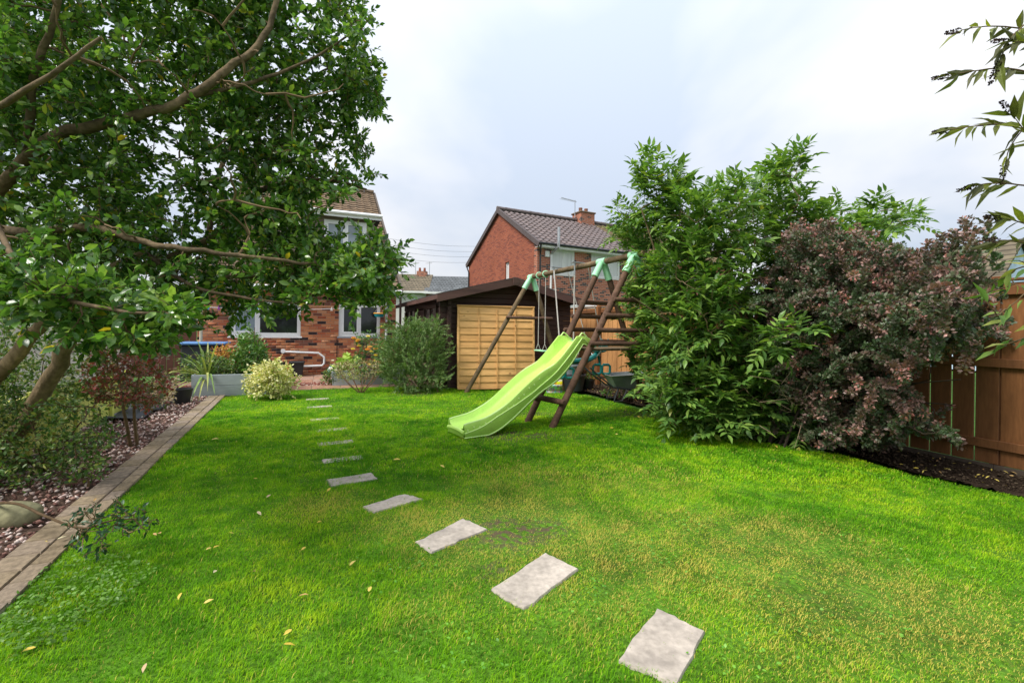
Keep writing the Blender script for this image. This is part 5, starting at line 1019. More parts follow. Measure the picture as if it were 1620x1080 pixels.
# ------------------------------------------------------------ foliage
m_leaf_t = mat('evergreen_leaf', [(0, (.028, .08, .018)), (.35, (.065, .15, .028)), (.7, (.115, .23, .04)), (.93, (.22, .34, .07)), (.985, (.24, .33, .05)), (1, (.5, .36, .03))], noise=(3, .25), rough=.24, spec=.55, transl=.36)
m_leaf_e = mat('elder_leaf', [(0, (.055, .12, .028)), (.4, (.105, .215, .042)), (.8, (.20, .33, .065)), (.985, (.25, .36, .07)), (1, (.4, .38, .06))], noise=(2, .25), rough=.42, spec=.4, transl=.3)
m_leaf_b = mat('barberry_leaf', [(0, (.045, .085, .04)), (.25, (.085, .13, .06)), (.42, (.15, .16, .10)), (.56, (.19, .125, .11)), (.75, (.29, .175, .15)), (.9, (.42, .24, .20)), (1, (.52, .17, .15))], noise=(3, .3), rough=.45, spec=.4, transl=.15)
m_leaf_d = mat('buddleia_leaf', [(0, (.07, .075, .025)), (.5, (.10, .105, .03)), (.8, (.16, .19, .04)), (1, (.28, .30, .05))], noise=(5, .25), rough=.5, spec=.35, transl=.3)
m_leaf_dl = mat('buddleia_leaf_light', [(0, (.08, .17, .03)), (.5, (.16, .26, .05)), (1, (.36, .36, .08))], noise=(5, .25), rough=.5, spec=.35, transl=.3)
m_spike = mat('seed_spike', [(.035, .022, .02), (.08, .05, .035)], rough=.9, spec=.1)
def lmat(name, st, tr=.25, rough=.45): return mat(name, st, noise=(4, .25), rough=rough, spec=.4, transl=tr)
def foliage(T, Ms, m, parent, org, restname, big=True, nmax=280, cam_pos=np.array((0, 0, H))):
    """nearest (largest showing) leaves as parts, the rest one part"""
    P = Ms[:, :3, 3]; 
    if big:
        d = np.linalg.norm(P-cam_pos, axis=1)/np.linalg.norm(Ms[:, :3, 0], axis=1); ahead = P[:, 1] > .3; x = P[:, 0]/np.maximum(P[:, 1], .01)*F+CX; y = CY-(P[:, 2]-H)/np.maximum(P[:, 1], .01)*F
        d = np.where(ahead & (x > 0) & (x < 1620) & (y > 0) & (y < 1080), d, 1e6)
        pieces('leaf', T, shift(Ms, org), m, parent, key=d, nmax=nmax, restname=restname, smooth=False)
    else: merge(restname, T, shift(Ms, org), m, parent, False)
def sample_poly(poly, n, ylo, yhi, dens=None, zmin=.05):
    poly = np.asarray(poly, float); lo, hi = poly.min(0), poly.max(0); out = []
    while len(out) < n:
        xy = lo+(hi-lo)*rng.random((n*3, 2)); xy = xy[inpoly(xy[:, 0], xy[:, 1], poly)]
        a = ylo(xy[:, 0], xy[:, 1]) if callable(ylo) else ylo; b = yhi(xy[:, 0], xy[:, 1]) if callable(yhi) else yhi
        Y = a+(b-a)*rng.random(len(xy)); P = np.array([at(p[0], p[1], y) for p, y in zip(xy, Y)]); P = P[P[:, 2] > zmin]
        if dens is not None: P = P[rng.random(len(P)) < dens(P)]
        out += list(P)
    return np.array(out[:n])

# ---- the big evergreen tree on the left
torg = np.array((*gnd(-60, 770)[:2], 0)); tree = empty('evergreen_tree', torg, 0, label='large glossy leaved evergreen tree overhanging the left side of the lawn', cat='tree')
tp_ = Plant(); limbs = [
 ([at(-60, 770, 4.35), at(20, 690, 4.2), at(75, 610, 4.05), at(115, 520, 3.9), at(150, 440, 3.7)], .08, .05, 'trunk'),
 ([at(-140, 760, 4.1), at(-60, 660, 3.8), at(20, 570, 3.5), at(70, 505, 3.4), at(140, 440, 3.3), at(230, 400, 3.2)], .07, .022, 'trunk'),
 ([at(-120, 640, 3.6), at(-40, 400, 3.1), at(10, 285, 2.9), at(90, 215, 2.8), at(200, 188, 2.8), at(300, 155, 2.85), at(360, 110, 2.9), at(420, 60, 3.0), at(445, -40, 3.1)], 0.046, 0.016, 'limb'),
 ([at(150, 440, 3.7), at(185, 340, 3.8), at(195, 240, 3.9), at(150, 100, 4.0), at(120, -30, 4.1)], 0.040, 0.018, 'limb'),
 ([at(150, 440, 3.7), at(230, 420, 3.6), at(330, 380, 3.5), at(400, 310, 3.5), at(450, 290, 3.5), at(520, 285, 3.5), at(580, 300, 3.5)], 0.035, 0.008, 'limb'),
 ([at(-20, 360, 3.0), at(40, 366, 2.8), at(140, 360, 2.7), at(190, 372, 2.7), at(260, 390, 2.7), at(340, 400, 2.75), at(430, 410, 2.9), at(540, 420, 3.1), at(620, 400, 3.2)], 0.028, 0.007, 'limb'),
 ([at(150, 440, 3.7), at(260, 470, 3.6), at(350, 440, 3.7), at(460, 440, 3.8), at(560, 450, 3.9)], 0.030, 0.007, 'limb'),
 ([at(330, 380, 3.5), at(345, 280, 3.7), at(390, 200, 3.9), at(480, 130, 4.0), at(560, 90, 4.0)], 0.022, 0.007, 'limb'),
 ([at(300, 155, 2.85), at(400, 130, 3.0), at(490, 95, 3.1), at(560, 50, 3.2)], 0.015, 0.006, 'limb'),
 ([at(40, 250, 2.85), at(55, 120, 2.7), at(90, 20, 2.6), at(100, -60, 2.5)], 0.025, 0.012, 'limb'),
 ([at(-30, 300, 2.6), at(30, 420, 2.2), at(100, 470, 2.0), at(180, 490, 1.95), at(280, 500, 2.0)], 0.015, 0.006, 'limb'),
 ([at(-200, 200, 2.6), at(-40, 180, 2.2), at(60, 130, 2.0), at(160, 60, 2.0)], 0.020, 0.007, 'limb'),
 ([at(230, 400, 3.2), at(300, 450, 3.0), at(380, 470, 2.9), at(470, 480, 2.9)], 0.015, 0.006, 'limb'),
]
m_limb = mat('limb_bark', [(.12, .085, .05), (.16, .115, .065)], noise=(6, .4), fine=(30, .3), bump=(22, .8, .02), rough=.9, spec=.2)
for pts, r0, r1, nm in limbs: tp_.limb(pts, r0, r1, nm, m_bark if nm == 'trunk' else m_limb, tree, seg=10, k=5, org=torg)
CR = [(-150, -120), (560, -120), (572, -10), (588, 45), (606, 95), (622, 150), (606, 172), (575, 172), (562, 205), (583, 235), (604, 268), (596, 296), (565, 312), (515, 308), (492, 325), (494, 352), (520, 378), (560, 396), (600, 396), (632, 396), (640, 408), (605, 425), (598, 448), (628, 470), (600, 476), (560, 492), (520, 470), (480, 478), (470, 502), (430, 496), (405, 510), (345, 500), (310, 515), (260, 545), (170, 545), (110, 490), (40, 470), (-150, 500)]
dn = lambda P: np.clip(.62+1.0*lump(P, 5.0), .03, 1)
t1 = sample_poly(CR, 150, lambda x, y: 2.0+.5*np.clip(x/500, 0, 1), lambda x, y: 4.6-.4*np.clip(x/600, 0, 1))
tp_.branch(t1, .0075, .003, n=7, jit=.16, seg=5, org=torg, follow=.5, sag=-.05)
t2 = sample_poly(CR, 2250, lambda x, y: np.where(y > 400, 2.1, 2.45)+.55*np.clip(x/420, 0, 1), lambda x, y: 4.7-.5*np.clip(x/600, 0, 1), dn)
t2 = np.concatenate((t2, sample_poly([(-20, 430), (120, 450), (250, 470), (330, 500), (300, 530), (240, 550), (140, 545), (60, 500), (-20, 500)], 80, 1.9, 2.4), sample_poly([(560, 375), (640, 396), (628, 425), (600, 440), (625, 468), (570, 470), (530, 430)], 60, 2.9, 3.7)))
pw = tp_.branch(t2, .005, .0018, n=6, jit=.18, seg=3, org=torg, follow=.4, sag=.05)
tp_.mb.build('twigs', m_twig, tree, smooth=True)['kind'] = 'stuff'
ends = []
for p in pw:
    L = np.linalg.norm(p[-1]-p[-2])*5; 
    if L > .9: p = p[2:]
    ends.append(p)
ML = leaves_on(ends, 62.0, .050, .031, frac=.12, ang=1.0, upn=.75, jl=.22, droop=.1, spread=.012)
tw = []
for p in ends:                                            # short side shoots with their own leaves
    for _ in range(3):
        i = rng.integers(2, len(p)); d = nrm(p[i]-p[i-1]+rng.normal(size=3)*.8+np.array((0, 0, .15))); s_ = np.linspace(0, rng.uniform(.08, .2), 4)[:, None]; tw.append(p[i]+d*s_+rng.normal(size=(4, 3))*.004)
ML2 = leaves_on(tw, 88.0, .047, .028, frac=.1, ang=.95, upn=.75, jl=.22, spread=.006)
b = MB()
for p in tw: b.tube([tuple(x-torg) for x in p], [.002, .0018, .0015, .001], 3, cap=False)
b.build('shoots', m_twig, tree)['kind'] = 'stuff'
foliage(LEAF_OVAL, np.concatenate((ML, ML2)), m_leaf_t, tree, torg, 'crown', nmax=290)

# ---- undergrowth at the foot of the tree
def shrub(name, label, base, stems, poly=None, Y=(4, 5), n1=25, n2=200, T=LEAF_OVAL, m=None, L=.04, Wd=.02, per=40.0, r0=.012, big=False, cat='shrub', ellip=None, upn=.7, droop=0., dens=None, ang=.95, side=0, tw_mat=None, extra=None, restname='leaves', sag=0., jit=.25, nmax=120, frac=.15, follow=.4):
    org_ = np.array((*base[:2], 0)); e = empty(name, org_, 0, label=label, cat=cat); pl_ = Plant()
    for s_ in stems: pl_.limb(s_, r0, r0*.4, org=org_, k=4, seg=6)
    if poly is not None: S = lambda n: sample_poly(poly, n, Y[0], Y[1], dens)
    else:
        c_, rad = np.array(ellip[0]), np.array(ellip[1])
        def S(n):
            d = nrm(rng.normal(size=(n*3, 3))); q_ = c_+d*rad*(rng.random((n*3, 1))**.38)*(1+.18*lump(d*2, 3)[:, None]); q_ = q_[q_[:, 2] > .06]; return q_[:n]
    if n1: pl_.branch(S(n1), r0*.5, r0*.25, n=5, jit=jit, seg=4, org=org_, follow=follow)
    pw_ = pl_.branch(S(n2), r0*.22, r0*.1, n=5, jit=jit, seg=3, org=org_, follow=follow, sag=sag)
    pl_.mb.build('stems', tw_mat or m_twig, e, smooth=True)['kind'] = 'stuff'
    Ml = leaves_on(pw_, per, L, Wd, frac=frac, ang=ang, upn=upn, droop=droop)
    if side:
        tw_ = []
        for p in pw_:
            for _ in range(side): i = rng.integers(1, len(p)); d = nrm(p[i]-p[i-1]+rng.normal(size=3)*.7); tw_.append(p[i]+d*np.linspace(0, rng.uniform(1.5, 3.5)*L, 3)[:, None])
        Ml = np.concatenate((Ml, leaves_on(tw_, per*1.2, L, Wd, frac=.0, ang=ang, upn=upn, droop=droop)))
    foliage(T, Ml, m, e, org_, restname, big=big, nmax=nmax)
    return e, pw_, org_
m_under = lmat('undergrowth_leaf', [(0, (.03, .08, .015)), (.5, (.07, .15, .025)), (.85, (.16, .24, .05)), (1, (.34, .36, .12))])
b0 = gnd(70, 745); shrub('undergrowth_shrub', 'dark leafy shrub in the gravel bed at the foot of the evergreen tree', b0, [[b0, at(60, 700, 4.0), at(40, 640, 4.0)], [b0, at(110, 690, 4.0), at(150, 640, 4.1)], [b0, at(30, 720, 3.8), at(-10, 680, 3.6)]],
      [(-40, 590), (20, 575), (60, 640), (120, 620), (160, 650), (178, 690), (172, 745), (120, 760), (60, 772), (-40, 780)], (3.5, 4.5), 40, 420, m=m_under, L=.036, Wd=.02, big=True, side=2)
b0 = gnd(10, 700); b0[0] -= .5
shrub('ivy_mass', 'pale green ivy like shrub behind the trunks on the left boundary', b0, [[b0, b0+V3(0, 0, .5), b0+V3(.1, 0, 1.1)], [b0+V3(.4, .4, 0), b0+V3(.5, .4, .9)]],
      [(-60, 520), (30, 470), (100, 505), (190, 560), (170, 610), (130, 640), (80, 640), (-60, 690)], (4.7, 5.9), 40, 380, m=lmat('ivy_leaf', [(0, (.05, .12, .02)), (.6, (.14, .24, .05)), (1, (.42, .42, .18))]), L=.045, Wd=.028, side=2)
m_redl = lmat('red_shrub_leaf', [(0, (.07, .10, .03)), (.3, (.12, .14, .05)), (.45, (.20, .07, .05)), (.8, (.34, .06, .06)), (1, (.30, .22, .13))])
b0 = gnd(207, 708); shrub('red_leaved_shrub', 'small reddish leaved shrub with thin brown stems in the gravel bed', b0, [[b0, at(196, 650, 4.95), at(188, 590, 5.0), at(180, 540, 5.0)], [b0+V3(.05, .03, 0), at(212, 640, 5.05), at(222, 585, 5.1)]],
      [(140, 560), (160, 510), (200, 495), (245, 505), (262, 560), (268, 620), (235, 652), (195, 640), (150, 640), (128, 600)], (4.7, 5.7), 35, 420, m=m_redl, L=.04, Wd=.026, big=False, side=2, r0=.018)
# low branch reaching over the edging
b0 = gnd(-40, 800); org_ = np.array((*b0[:2], 0)); e = empty('trailing_branch', org_, 0, label='low dark branch with small leaves trailing over the paver edging', cat='branch'); pl_ = Plant()
pl_.limb([b0, at(20, 795, 2.9), at(70, 815, 2.7), at(130, 835, 2.6), at(180, 822, 2.6), at(235, 820, 2.65)], .010, .003, 'branch', m_twig, e, org=org_)
pw = pl_.branch(sample_poly([(85, 815), (130, 800), (190, 785), (230, 805), (262, 830), (240, 850), (200, 852), (150, 885), (105, 880), (110, 840)], 120, 2.45, 2.8), .004, .0015, n=5, jit=.2, seg=3, org=org_)
pl_.mb.build('twigs', m_twig, e)['kind'] = 'stuff'; foliage(LEAF_OVAL, leaves_on(pw, 60.0, .034, .017, frac=.1), lmat('dark_leaf', [(0, (.015, .05, .02)), (.7, (.03, .09, .03)), (1, (.08, .14, .08))], .15, .35), e, org_, 'leaves', nmax=250)
# creeping plant on the lawn edge below it
pts = sample_poly([(60, 900), (110, 880), (200, 870), (240, 905), (180, 960), (90, 1010), (10, 1040), (-20, 985)], 800, 2.0, 2.9, lambda P: (np.abs(P[:, 2]-.0) < .5)*1.0, zmin=-9)
XY = np.array([gnd(CX+(p[0]/p[1])*F, min(1075, CY+(H-p[2])/p[1]*F))[:2] for p in pts]); N_ = len(XY)
P = np.c_[XY, .02+.035*rng.random(N_)]; Ms = leaf_mats(P, rng.normal(size=(N_, 3))*(1, 1, .3), np.array((0, 0, 1.))+rng.normal(size=(N_, 3))*.35, .016+.01*rng.random(N_), .012+.006*rng.random(N_))
tag(merge('creeping_weed', LEAF_OVAL, Ms, lmat('creeper_leaf', [(.09, .20, .03), (.17, .32, .05)])), 'small leaved creeping weed spreading over the lawn by the edging', 'ground cover')
# gravel bed small plants
b0 = gnd(140, 770); shrub('seedling', 'tiny bright green seedling growing in the stone chippings', b0, [[b0, b0+V3(0, 0, .06)]], None, ellip=(b0+V3(0, 0, .06), (.14, .1, .06)), n1=0, n2=18, m=m_leaf_e, L=.04, Wd=.024, cat='plant')
b0 = gnd(232, 652); shrub('dwarf_shrub', 'sprawling dwarf shrub on the chippings beneath the reddish shrub', b0, [[b0, b0+V3(0, 0, .2)]], None, ellip=(b0+V3(.05, .0, .25), (.38, .3, .25)), n1=12, n2=130, m=lmat('dwarf_leaf', [(0, (.07, .12, .03)), (.5, (.2, .2, .08)), (1, (.34, .2, .14))]), L=.03, Wd=.018, side=1)

# ---- elder bush
m_stem_e = mat('elder_stem', [(.14, .10, .05), (.2, .13, .07)], noise=(8, .3), rough=.8)
EP0s = 1
EB = (gnd(1165, 692)+gnd(1090, 665))/2+V3(.15, .55, 0); EB[2] = 0
EP0 = [(978, 335), (1010, 300), (1085, 300), (1160, 275), (1228, 255), (1300, 322), (1385, 340), (1400, 400), (1240, 450), (1210, 520), (1225, 600), (1240, 655), (1100, 668), (1010, 600), (985, 500)]
eb = empty('elder_bush', EB, 0, label='big bright green bush with long pointed leaflets over the climbing frame', cat='bush'); pe = Plant()
for k in range(16):
    px = 1000+420*((k*.618) % 1); py = [470, 330, 400, 285, 360, 300][k % 6]; Y = 5.9+1.7*((k*.414) % 1); t = at(px, py, Y); b0 = EB+V3(rng.uniform(-.7, .7), rng.uniform(-.6, .6), 0)
    if t[2] < .6 or not inpoly(np.array([px+.5]), np.array([py-25.]), EP0)[0]: continue
    m_ = (b0+t)/2+V3(0, 0, .35); pe.limb([b0, b0*.6+m_*.4+V3(0, 0, .1), m_, t], .028, .009, 'stem', m_stem_e, eb, org=EB, seg=7)
EP = [(978, 335), (1000, 345), (1010, 300), (1020, 255), (1050, 262), (1085, 300), (1120, 300), (1160, 268), (1200, 285), (1228, 240), (1262, 262), (1275, 300), (1300, 322), (1340, 306), (1385, 340), (1440, 322), (1450, 335), (1405, 365), (1400, 400), (1330, 430), (1240, 450), (1210, 520), (1280, 528), (1240, 560), (1225, 600), (1240, 655), (1200, 695), (1100, 668), (1045, 640), (1010, 600), (1000, 560), (985, 500), (1010, 430), (972, 370)]
EP = [(x, y+(16 if y < 345 else 0)) for x, y in EP]
ylo = lambda x, y: np.clip(5.45+1.9*(1090-x)/130*(x < 1090)+.0, 5.3, 7.3)+.15*(y < 420)+.9*((x > 1200) & (y < 520)); yhi = lambda x, y: ylo(x, y)+1.7
pe.branch(sample_poly(EP, 90, ylo, yhi), .010, .006, n=5, jit=.2, seg=5, org=EB, follow=.6)
de = lambda P: np.clip(.7+.8*lump(P, 3.2), .08, 1)
pw = pe.branch(np.concatenate((sample_poly(EP, 1000, ylo, yhi, de), sample_poly([(1020, 610), (1080, 600), (1240, 600), (1290, 660), (1270, 700), (1180, 700), (1100, 672), (1035, 650)], 150, 5.5, 6.4), sample_poly([(1015, 300), (1012, 262), (1040, 248), (1068, 262), (1095, 292), (1060, 320)], 26, 6.3, 6.8), sample_poly([(972, 345), (975, 322), (1002, 325), (1004, 352)], 7, 6.9, 7.2), sample_poly([(1205, 280), (1238, 232), (1268, 250), (1262, 290)], 14, 6.2, 6.8), sample_poly([(1380, 345), (1390, 322), (1440, 318), (1440, 336), (1400, 362)], 10, 6.2, 6.6), sample_poly([(1200, 520), (1290, 520), (1285, 545), (1220, 560)], 8, 4.9, 5.2))), .005, .003, n=5, jit=.15, seg=4, org=EB, follow=.5)
pe.mb.build('branches', m_stem_e, eb, smooth=True)['kind'] = 'stuff'
def pinnate(paths, org, per=2, Lf=.26, leaflet=(.13, .054), pairs=3, updir=.55, spread=.9):
    P = []; D = []; N = []; S = []; rach = MB()
    for p in paths:
        n = len(p)
        for k in range(per+1):
            t = n-1-k*.75+rng.random()*.3; t = max(1, min(n-1.001, t)); i = int(t); q = p[i]*(1-(t-i))+p[i+1]*(t-i) if i < n-1 else p[-1]; d0 = nrm(p[min(i+1, n-1)]-p[i-1])
            for s_ in (-1, 1):
                side = nrm(np.cross(d0, rng.normal(size=3)))*s_; d = nrm(d0*.5+side*spread+np.array((0, 0, updir))); up = nrm(np.array((0, 0, 1.))+rng.normal(size=3)*.25); lat = nrm(np.cross(up, d)); L = Lf*rng.uniform(.7, 1.15)
                pts = [q+d*L*u-np.array((0, 0, .12*L*u*u)) for u in (0, .35, .7, 1)]; rach.tube([tuple(x-org) for x in pts], [.0028, .002, .0016, .001], 3, cap=False)
                for u in np.linspace(.38, .86, pairs):
                    b_ = q+d*L*u-np.array((0, 0, .12*L*u*u))
                    for w in (-1, 1): P.append(b_); D.append(d*.65+lat*w+np.array((0, 0, .02))); N.append(up+lat*w*-.15); S.append(rng.uniform(.75, 1.1)*(1-.15*abs(u-.6)))
                P.append(pts[-1]); D.append(d-np.array((0, 0, .15))); N.append(up); S.append(1.05)
    S = np.array(S); return leaf_mats(np.array(P), np.array(D), np.array(N)+rng.normal(size=(len(P), 3))*.12, leaflet[0]*S, leaflet[1]*S), rach
ME, ra = pinnate(pw, EB, per=1); ra.build('leaf_stalks', m_leaf_e, eb)['kind'] = 'stuff'
foliage(LEAF_LANCE, ME, m_leaf_e, eb, EB, 'crown', nmax=290)

# ---- barberry
m_dtwig = mat('dark_stem', (.05, .035, .025), rough=.9)
BB = gnd(1330, 712)+V3(.05, .35, 0); BB[2] = 0; bbn = empty('barberry_bush', BB, 0, label='wide purple and green barberry bush with arching pink tipped shoots by the fence', cat='bush'); pb = Plant()
for k in range(26):
    px = 1195+390*((k*.618) % 1); py = [600, 470, 520, 430, 560, 640][k % 6]; Y = 4.6+.924*(5.05-4.6*(px-810)/720)/(.383+.924*(px-810)/720)-.15-.8*((k*.414) % 1); t = at(px, py, Y); b0 = BB+V3(rng.uniform(-.9, .55), rng.uniform(-.3, .3), 0)
    m_ = (b0+t)/2+V3(0, 0, .3); pb.limb([b0, b0*.6+m_*.4+V3(0, 0, .15), m_, t], .014, .005, 'stem', m_dtwig, bbn, org=BB, seg=5)
BP = [(1188, 480), (1215, 440), (1240, 400), (1260, 360), (1290, 380), (1330, 375), (1360, 392), (1400, 380), (1430, 395), (1480, 400), (1492, 405), (1512, 392), (1528, 402), (1530, 430), (1560, 450), (1590, 490), (1600, 520), (1565, 545), (1530, 545), (1490, 570), (1440, 600), (1460, 640), (1525, 705), (1440, 680), (1415, 715), (1300, 705), (1215, 690), (1225, 600), (1205, 530)]
def fenY(x): k = (x-810)/720; return 4.6+.924*(5.05-4.6*k)/(.383+.924*k)
by0 = lambda x, y: fenY(x)-1.15-.35*(x < 1330); by1 = lambda x, y: fenY(x)-.10
db = lambda P: np.clip(.8+.7*lump(P, 4.2), .1, 1)
pb.branch(sample_poly(BP, 110, by0, by1), .006, .003, n=5, jit=.2, seg=4, org=BB, follow=.7)
tg = sample_poly(BP, 1600, by0, by1, db); spires = np.array([at(x, y, 5.0+rng.random()*.5) for x, y in ((1522, 345), (1527, 372), (1505, 380), (1258, 352), (1300, 362), (1228, 395), (1480, 392), (1350, 380), (1390, 372), (1190, 485), (1205, 470), (1430, 388), (1322, 350), (1545, 420))])
spir2 = []
spires = np.concatenate((spires, sample_poly([(1240, 400), (1262, 352), (1300, 365), (1340, 365), (1400, 392), (1440, 400), (1500, 385), (1520, 400), (1300, 430)], 70, lambda x, y: fenY(x)-1.1, lambda x, y: fenY(x)-.5)))
for x_, y_ in ((1242, 372), (1256, 350), (1275, 362), (1298, 356), (1322, 344), (1345, 362), (1368, 358), (1430, 388), (1482, 384), (1504, 366), (1518, 350), (1524, 343), (1530, 366), (1225, 396)):
    spir2.append(at(x_, y_, fenY(x_)-rng.uniform(.5, 1.0)))
ends_lo = np.array([at(x, y, Y) for x, y, Y in ((1525, 706, 4.45), (1505, 690, 4.5), (1478, 668, 4.6), (1500, 640, 4.7), (1600, 545, 4.55), (1588, 515, 4.6))])
pwb = pb.branch(np.concatenate((tg, spires, ends_lo)), .003, .0014, n=7, jit=.15, seg=3, org=BB, follow=.6, up=.12)
pb.mb.build('shoots', mat('dark_twig', (.06, .04, .03), rough=.9), bbn, smooth=True)['kind'] = 'stuff'
arcs = []
for c_ in sample_poly([(1225, 430), (1262, 345), (1330, 355), (1390, 392), (1490, 402), (1520, 350), (1540, 430), (1400, 460), (1300, 470)], 95, lambda x, y: fenY(x)-1.15, lambda x, y: fenY(x)-.35):
    L = rng.uniform(.4, .9); d = nrm(np.array((rng.normal()*.22, rng.normal()*.2, 1.))); u = np.linspace(0, 1, 9)[:, None]; bend = np.array((rng.normal()*.12, rng.normal()*.12, 0)); arcs.append(c_-d*L*(1-u)+bend*u*u)
for c_ in sample_poly([(1190, 470), (1300, 470), (1560, 470), (1580, 540), (1440, 600), (1430, 690), (1300, 690), (1230, 620)], 120, lambda x, y: fenY(x)-1.45, lambda x, y: fenY(x)-.75):
    L = rng.uniform(.35, .75); az = rng.uniform(-2.9, -.2); o__ = np.array((math.cos(az), math.sin(az), 0)); u = np.linspace(0, 1, 9)[:, None]; p_ = c_+o__*L*(u-1)*.9+np.array((0, 0, 1.))*(L*(rng.uniform(.3, 1.3)*u-.75*u*u))-np.array((0, 0, -.07*L)); arcs.append(p_)
for c_ in spir2:
    for _ in range(1): L = rng.uniform(.45, .75); d = nrm(np.array((rng.normal()*.15, rng.normal()*.15, 1.))); u = np.linspace(0, 1, 9)[:, None]; arcs.append(c_+rng.normal(size=3)*(.04, .1, .05)-d*L*(1-u))
ab = MB()
for p in arcs: ab.tube([tuple(x-BB) for x in p], list(np.linspace(.003, .001, len(p))), 3, cap=False)
ab.build('arching_shoots', m_dtwig, bbn)['kind'] = 'stuff'; nbase = len(pwb); pwb = list(pwb)+arcs
Pb = []; Db = []; Rb = []; ipw = -1
for p in pwb:
    ipw += 1; L = np.linalg.norm(np.diff(p, axis=0), axis=1).sum()
    if L > .75 and ipw < nbase: p = p[int(len(p)*.45):]; L *= .5
    nn = int(L*(330 if ipw < nbase else 520))+14; t = rng.random(nn)*(len(p)-1.001); i = t.astype(int); q = p[i]+(p[i+1]-p[i])*(t-i)[:, None]; d = nrm(p[i+1]-p[i]); s_ = nrm(np.cross(d, rng.normal(size=(nn, 3)))); R_ = rng.random() if ipw < nbase else rng.uniform(.3, .85); tipf = t/(len(p)-1)
    Pb.append(q+s_*.03*rng.random((nn, 1))); Db.append(s_+d*.5+(0, 0, .2)); Rb.append(np.clip(.10+.62*tipf**2*(.3+R_)+.32*R_*R_+rng.normal(size=nn)*.13, 0, 1))
Pb = np.concatenate(Pb); Db = np.concatenate(Db); Rb = np.concatenate(Rb); N_ = len(Pb); print('BARB', N_, len(pwb)); kk = .8+.5*rng.random(N_)
Mb = leaf_mats(Pb, Db, np.array((0, 0, .7))+rng.normal(size=(N_, 3))*.7, .034*kk, .024*kk)
o_ = merge('leaves', LEAF_SMALL, shift(Mb, BB), m_leaf_b, bbn, rnd=Rb*.999)
# dead thin twigs inside
b = MB()
for k in range(50): a = at(1290+90*rng.normal()*.5, 640+20*rng.normal(), 5.2); c_ = a+rng.normal(size=3)*(.22, .12, .16); b.tube([tuple(a-BB), tuple((a+c_)/2-BB+rng.normal(size=3)*.02), tuple(c_-BB)], .0025, 3)
b.build('dead_twigs', mat('dead_twig', (.3, .22, .14), rough=.9), bbn)['kind'] = 'stuff'

# ---- buddleia reaching in from the right
DB = V3(3.9, 2.4, 0); dd = empty('buddleia_bush', DB, 0, label='thin arching branches with dark leaves and dead flower spikes at the right edge', cat='bush'); pd_ = Plant()
BR = [([(1720, 90), (1660, 60), (1610, 45), (1560, 42), (1520, 48)], 2.2, .006), ([(1720, 140), (1640, 118), (1590, 108), (1545, 112), (1500, 120)], 2.2, .006), ([(1740, 260), (1650, 215), (1590, 198), (1540, 200), (1500, 206)], 2.1, .006),
      ([(1740, 330), (1660, 300), (1610, 292), (1565, 290), (1540, 295)], 2.2, .006), ([(1740, 420), (1660, 370), (1610, 350), (1580, 345)], 2.3, .007), ([(1740, 20), (1690, 10), (1640, 25), (1600, 60), (1580, 100)], 2.0, .006),
      ([(1740, 200), (1680, 170), (1640, 180), (1600, 230), (1590, 260)], 2.1, .005), ([(1740, 470), (1680, 410), (1630, 385), (1580, 380)], 2.2, .007), ([(1740, 160), (1690, 100), (1640, 70), (1600, 66)], 2.0, .005), ([(1740, 330), (1680, 250), (1630, 215), (1600, 180)], 2.05, .005)]
pd_.limb([DB, DB+V3(.0, .05, .8), DB+V3(-.2, .0, 1.7), DB+V3(-.45, -.05, 2.6)], .035, .015, 'stem', m_twig, dd, org=DB); pd_.limb([DB, DB+V3(-.25, .15, .7), DB+V3(-.55, .1, 1.3)], .025, .012, 'stem', m_twig, dd, org=DB)
bp = []; spk = []
for pts, Y, r in BR:
    P_ = [DB+V3(-.1, 0, 1.2)]+[at(x, y, Y) for x, y in pts]; P_[0] = at(pts[0][0]+60, pts[0][1]+60, Y+.1)
    q = pd_.limb(P_, r, r*.3, org=DB, k=5, seg=6); bp.append(q[6:]); spk.append((q[-1], nrm(q[-1]-q[-4])))
pd_.mb.build('branches', m_twig, dd, smooth=True)['kind'] = 'stuff'
M1_ = leaves_on(bp, 30.0, .11, .025, frac=.12, ang=.75, upn=.5, droop=.30, spread=.004)
foliage(LEAF_LANCE, M1_, m_leaf_d, dd, DB, 'leaves', nmax=280)
for c_, d in spk:
    Ls = .10*rng.uniform(.7, 1.2); nn = 120; t = rng.random(nn); s_ = nrm(np.cross(d, rng.normal(size=(nn, 3)))); P_ = c_+d*(t*Ls)[:, None]+s_*(.009*(1-t*.8)*(.5+.5*rng.random(nn)))[:, None]
    merge('flower_spike', LEAF_SMALL, shift(leaf_mats(P_, s_+d*.4, rng.normal(size=(nn, 3)), .010, .007), DB), m_spike, dd)
lo = sample_poly([(1560, 440), (1620, 400), (1700, 420), (1700, 600), (1620, 590), (1570, 560), (1510, 580), (1530, 520)], 22, 2.1, 2.6); pl2 = Plant(); pl2.limb([DB, DB+V3(-.2, -.1, .7), at(1700, 480, 2.3)], .02, .008, org=DB)
pq = pl2.branch(lo, .004, .002, n=6, jit=.1, seg=4, org=DB, up=.15); pl2.mb.build('branches', m_twig, dd)['kind'] = 'stuff'
foliage(LEAF_LANCE, leaves_on(pq, 24.0, .09, .024, frac=.35, ang=.7, upn=.6, droop=.2), m_leaf_dl, dd, DB, 'lower_leaves', big=False)
# ------------------------------------------------------------ planting at the far end
def c3(px, py, Y): return at(px, py, Y)
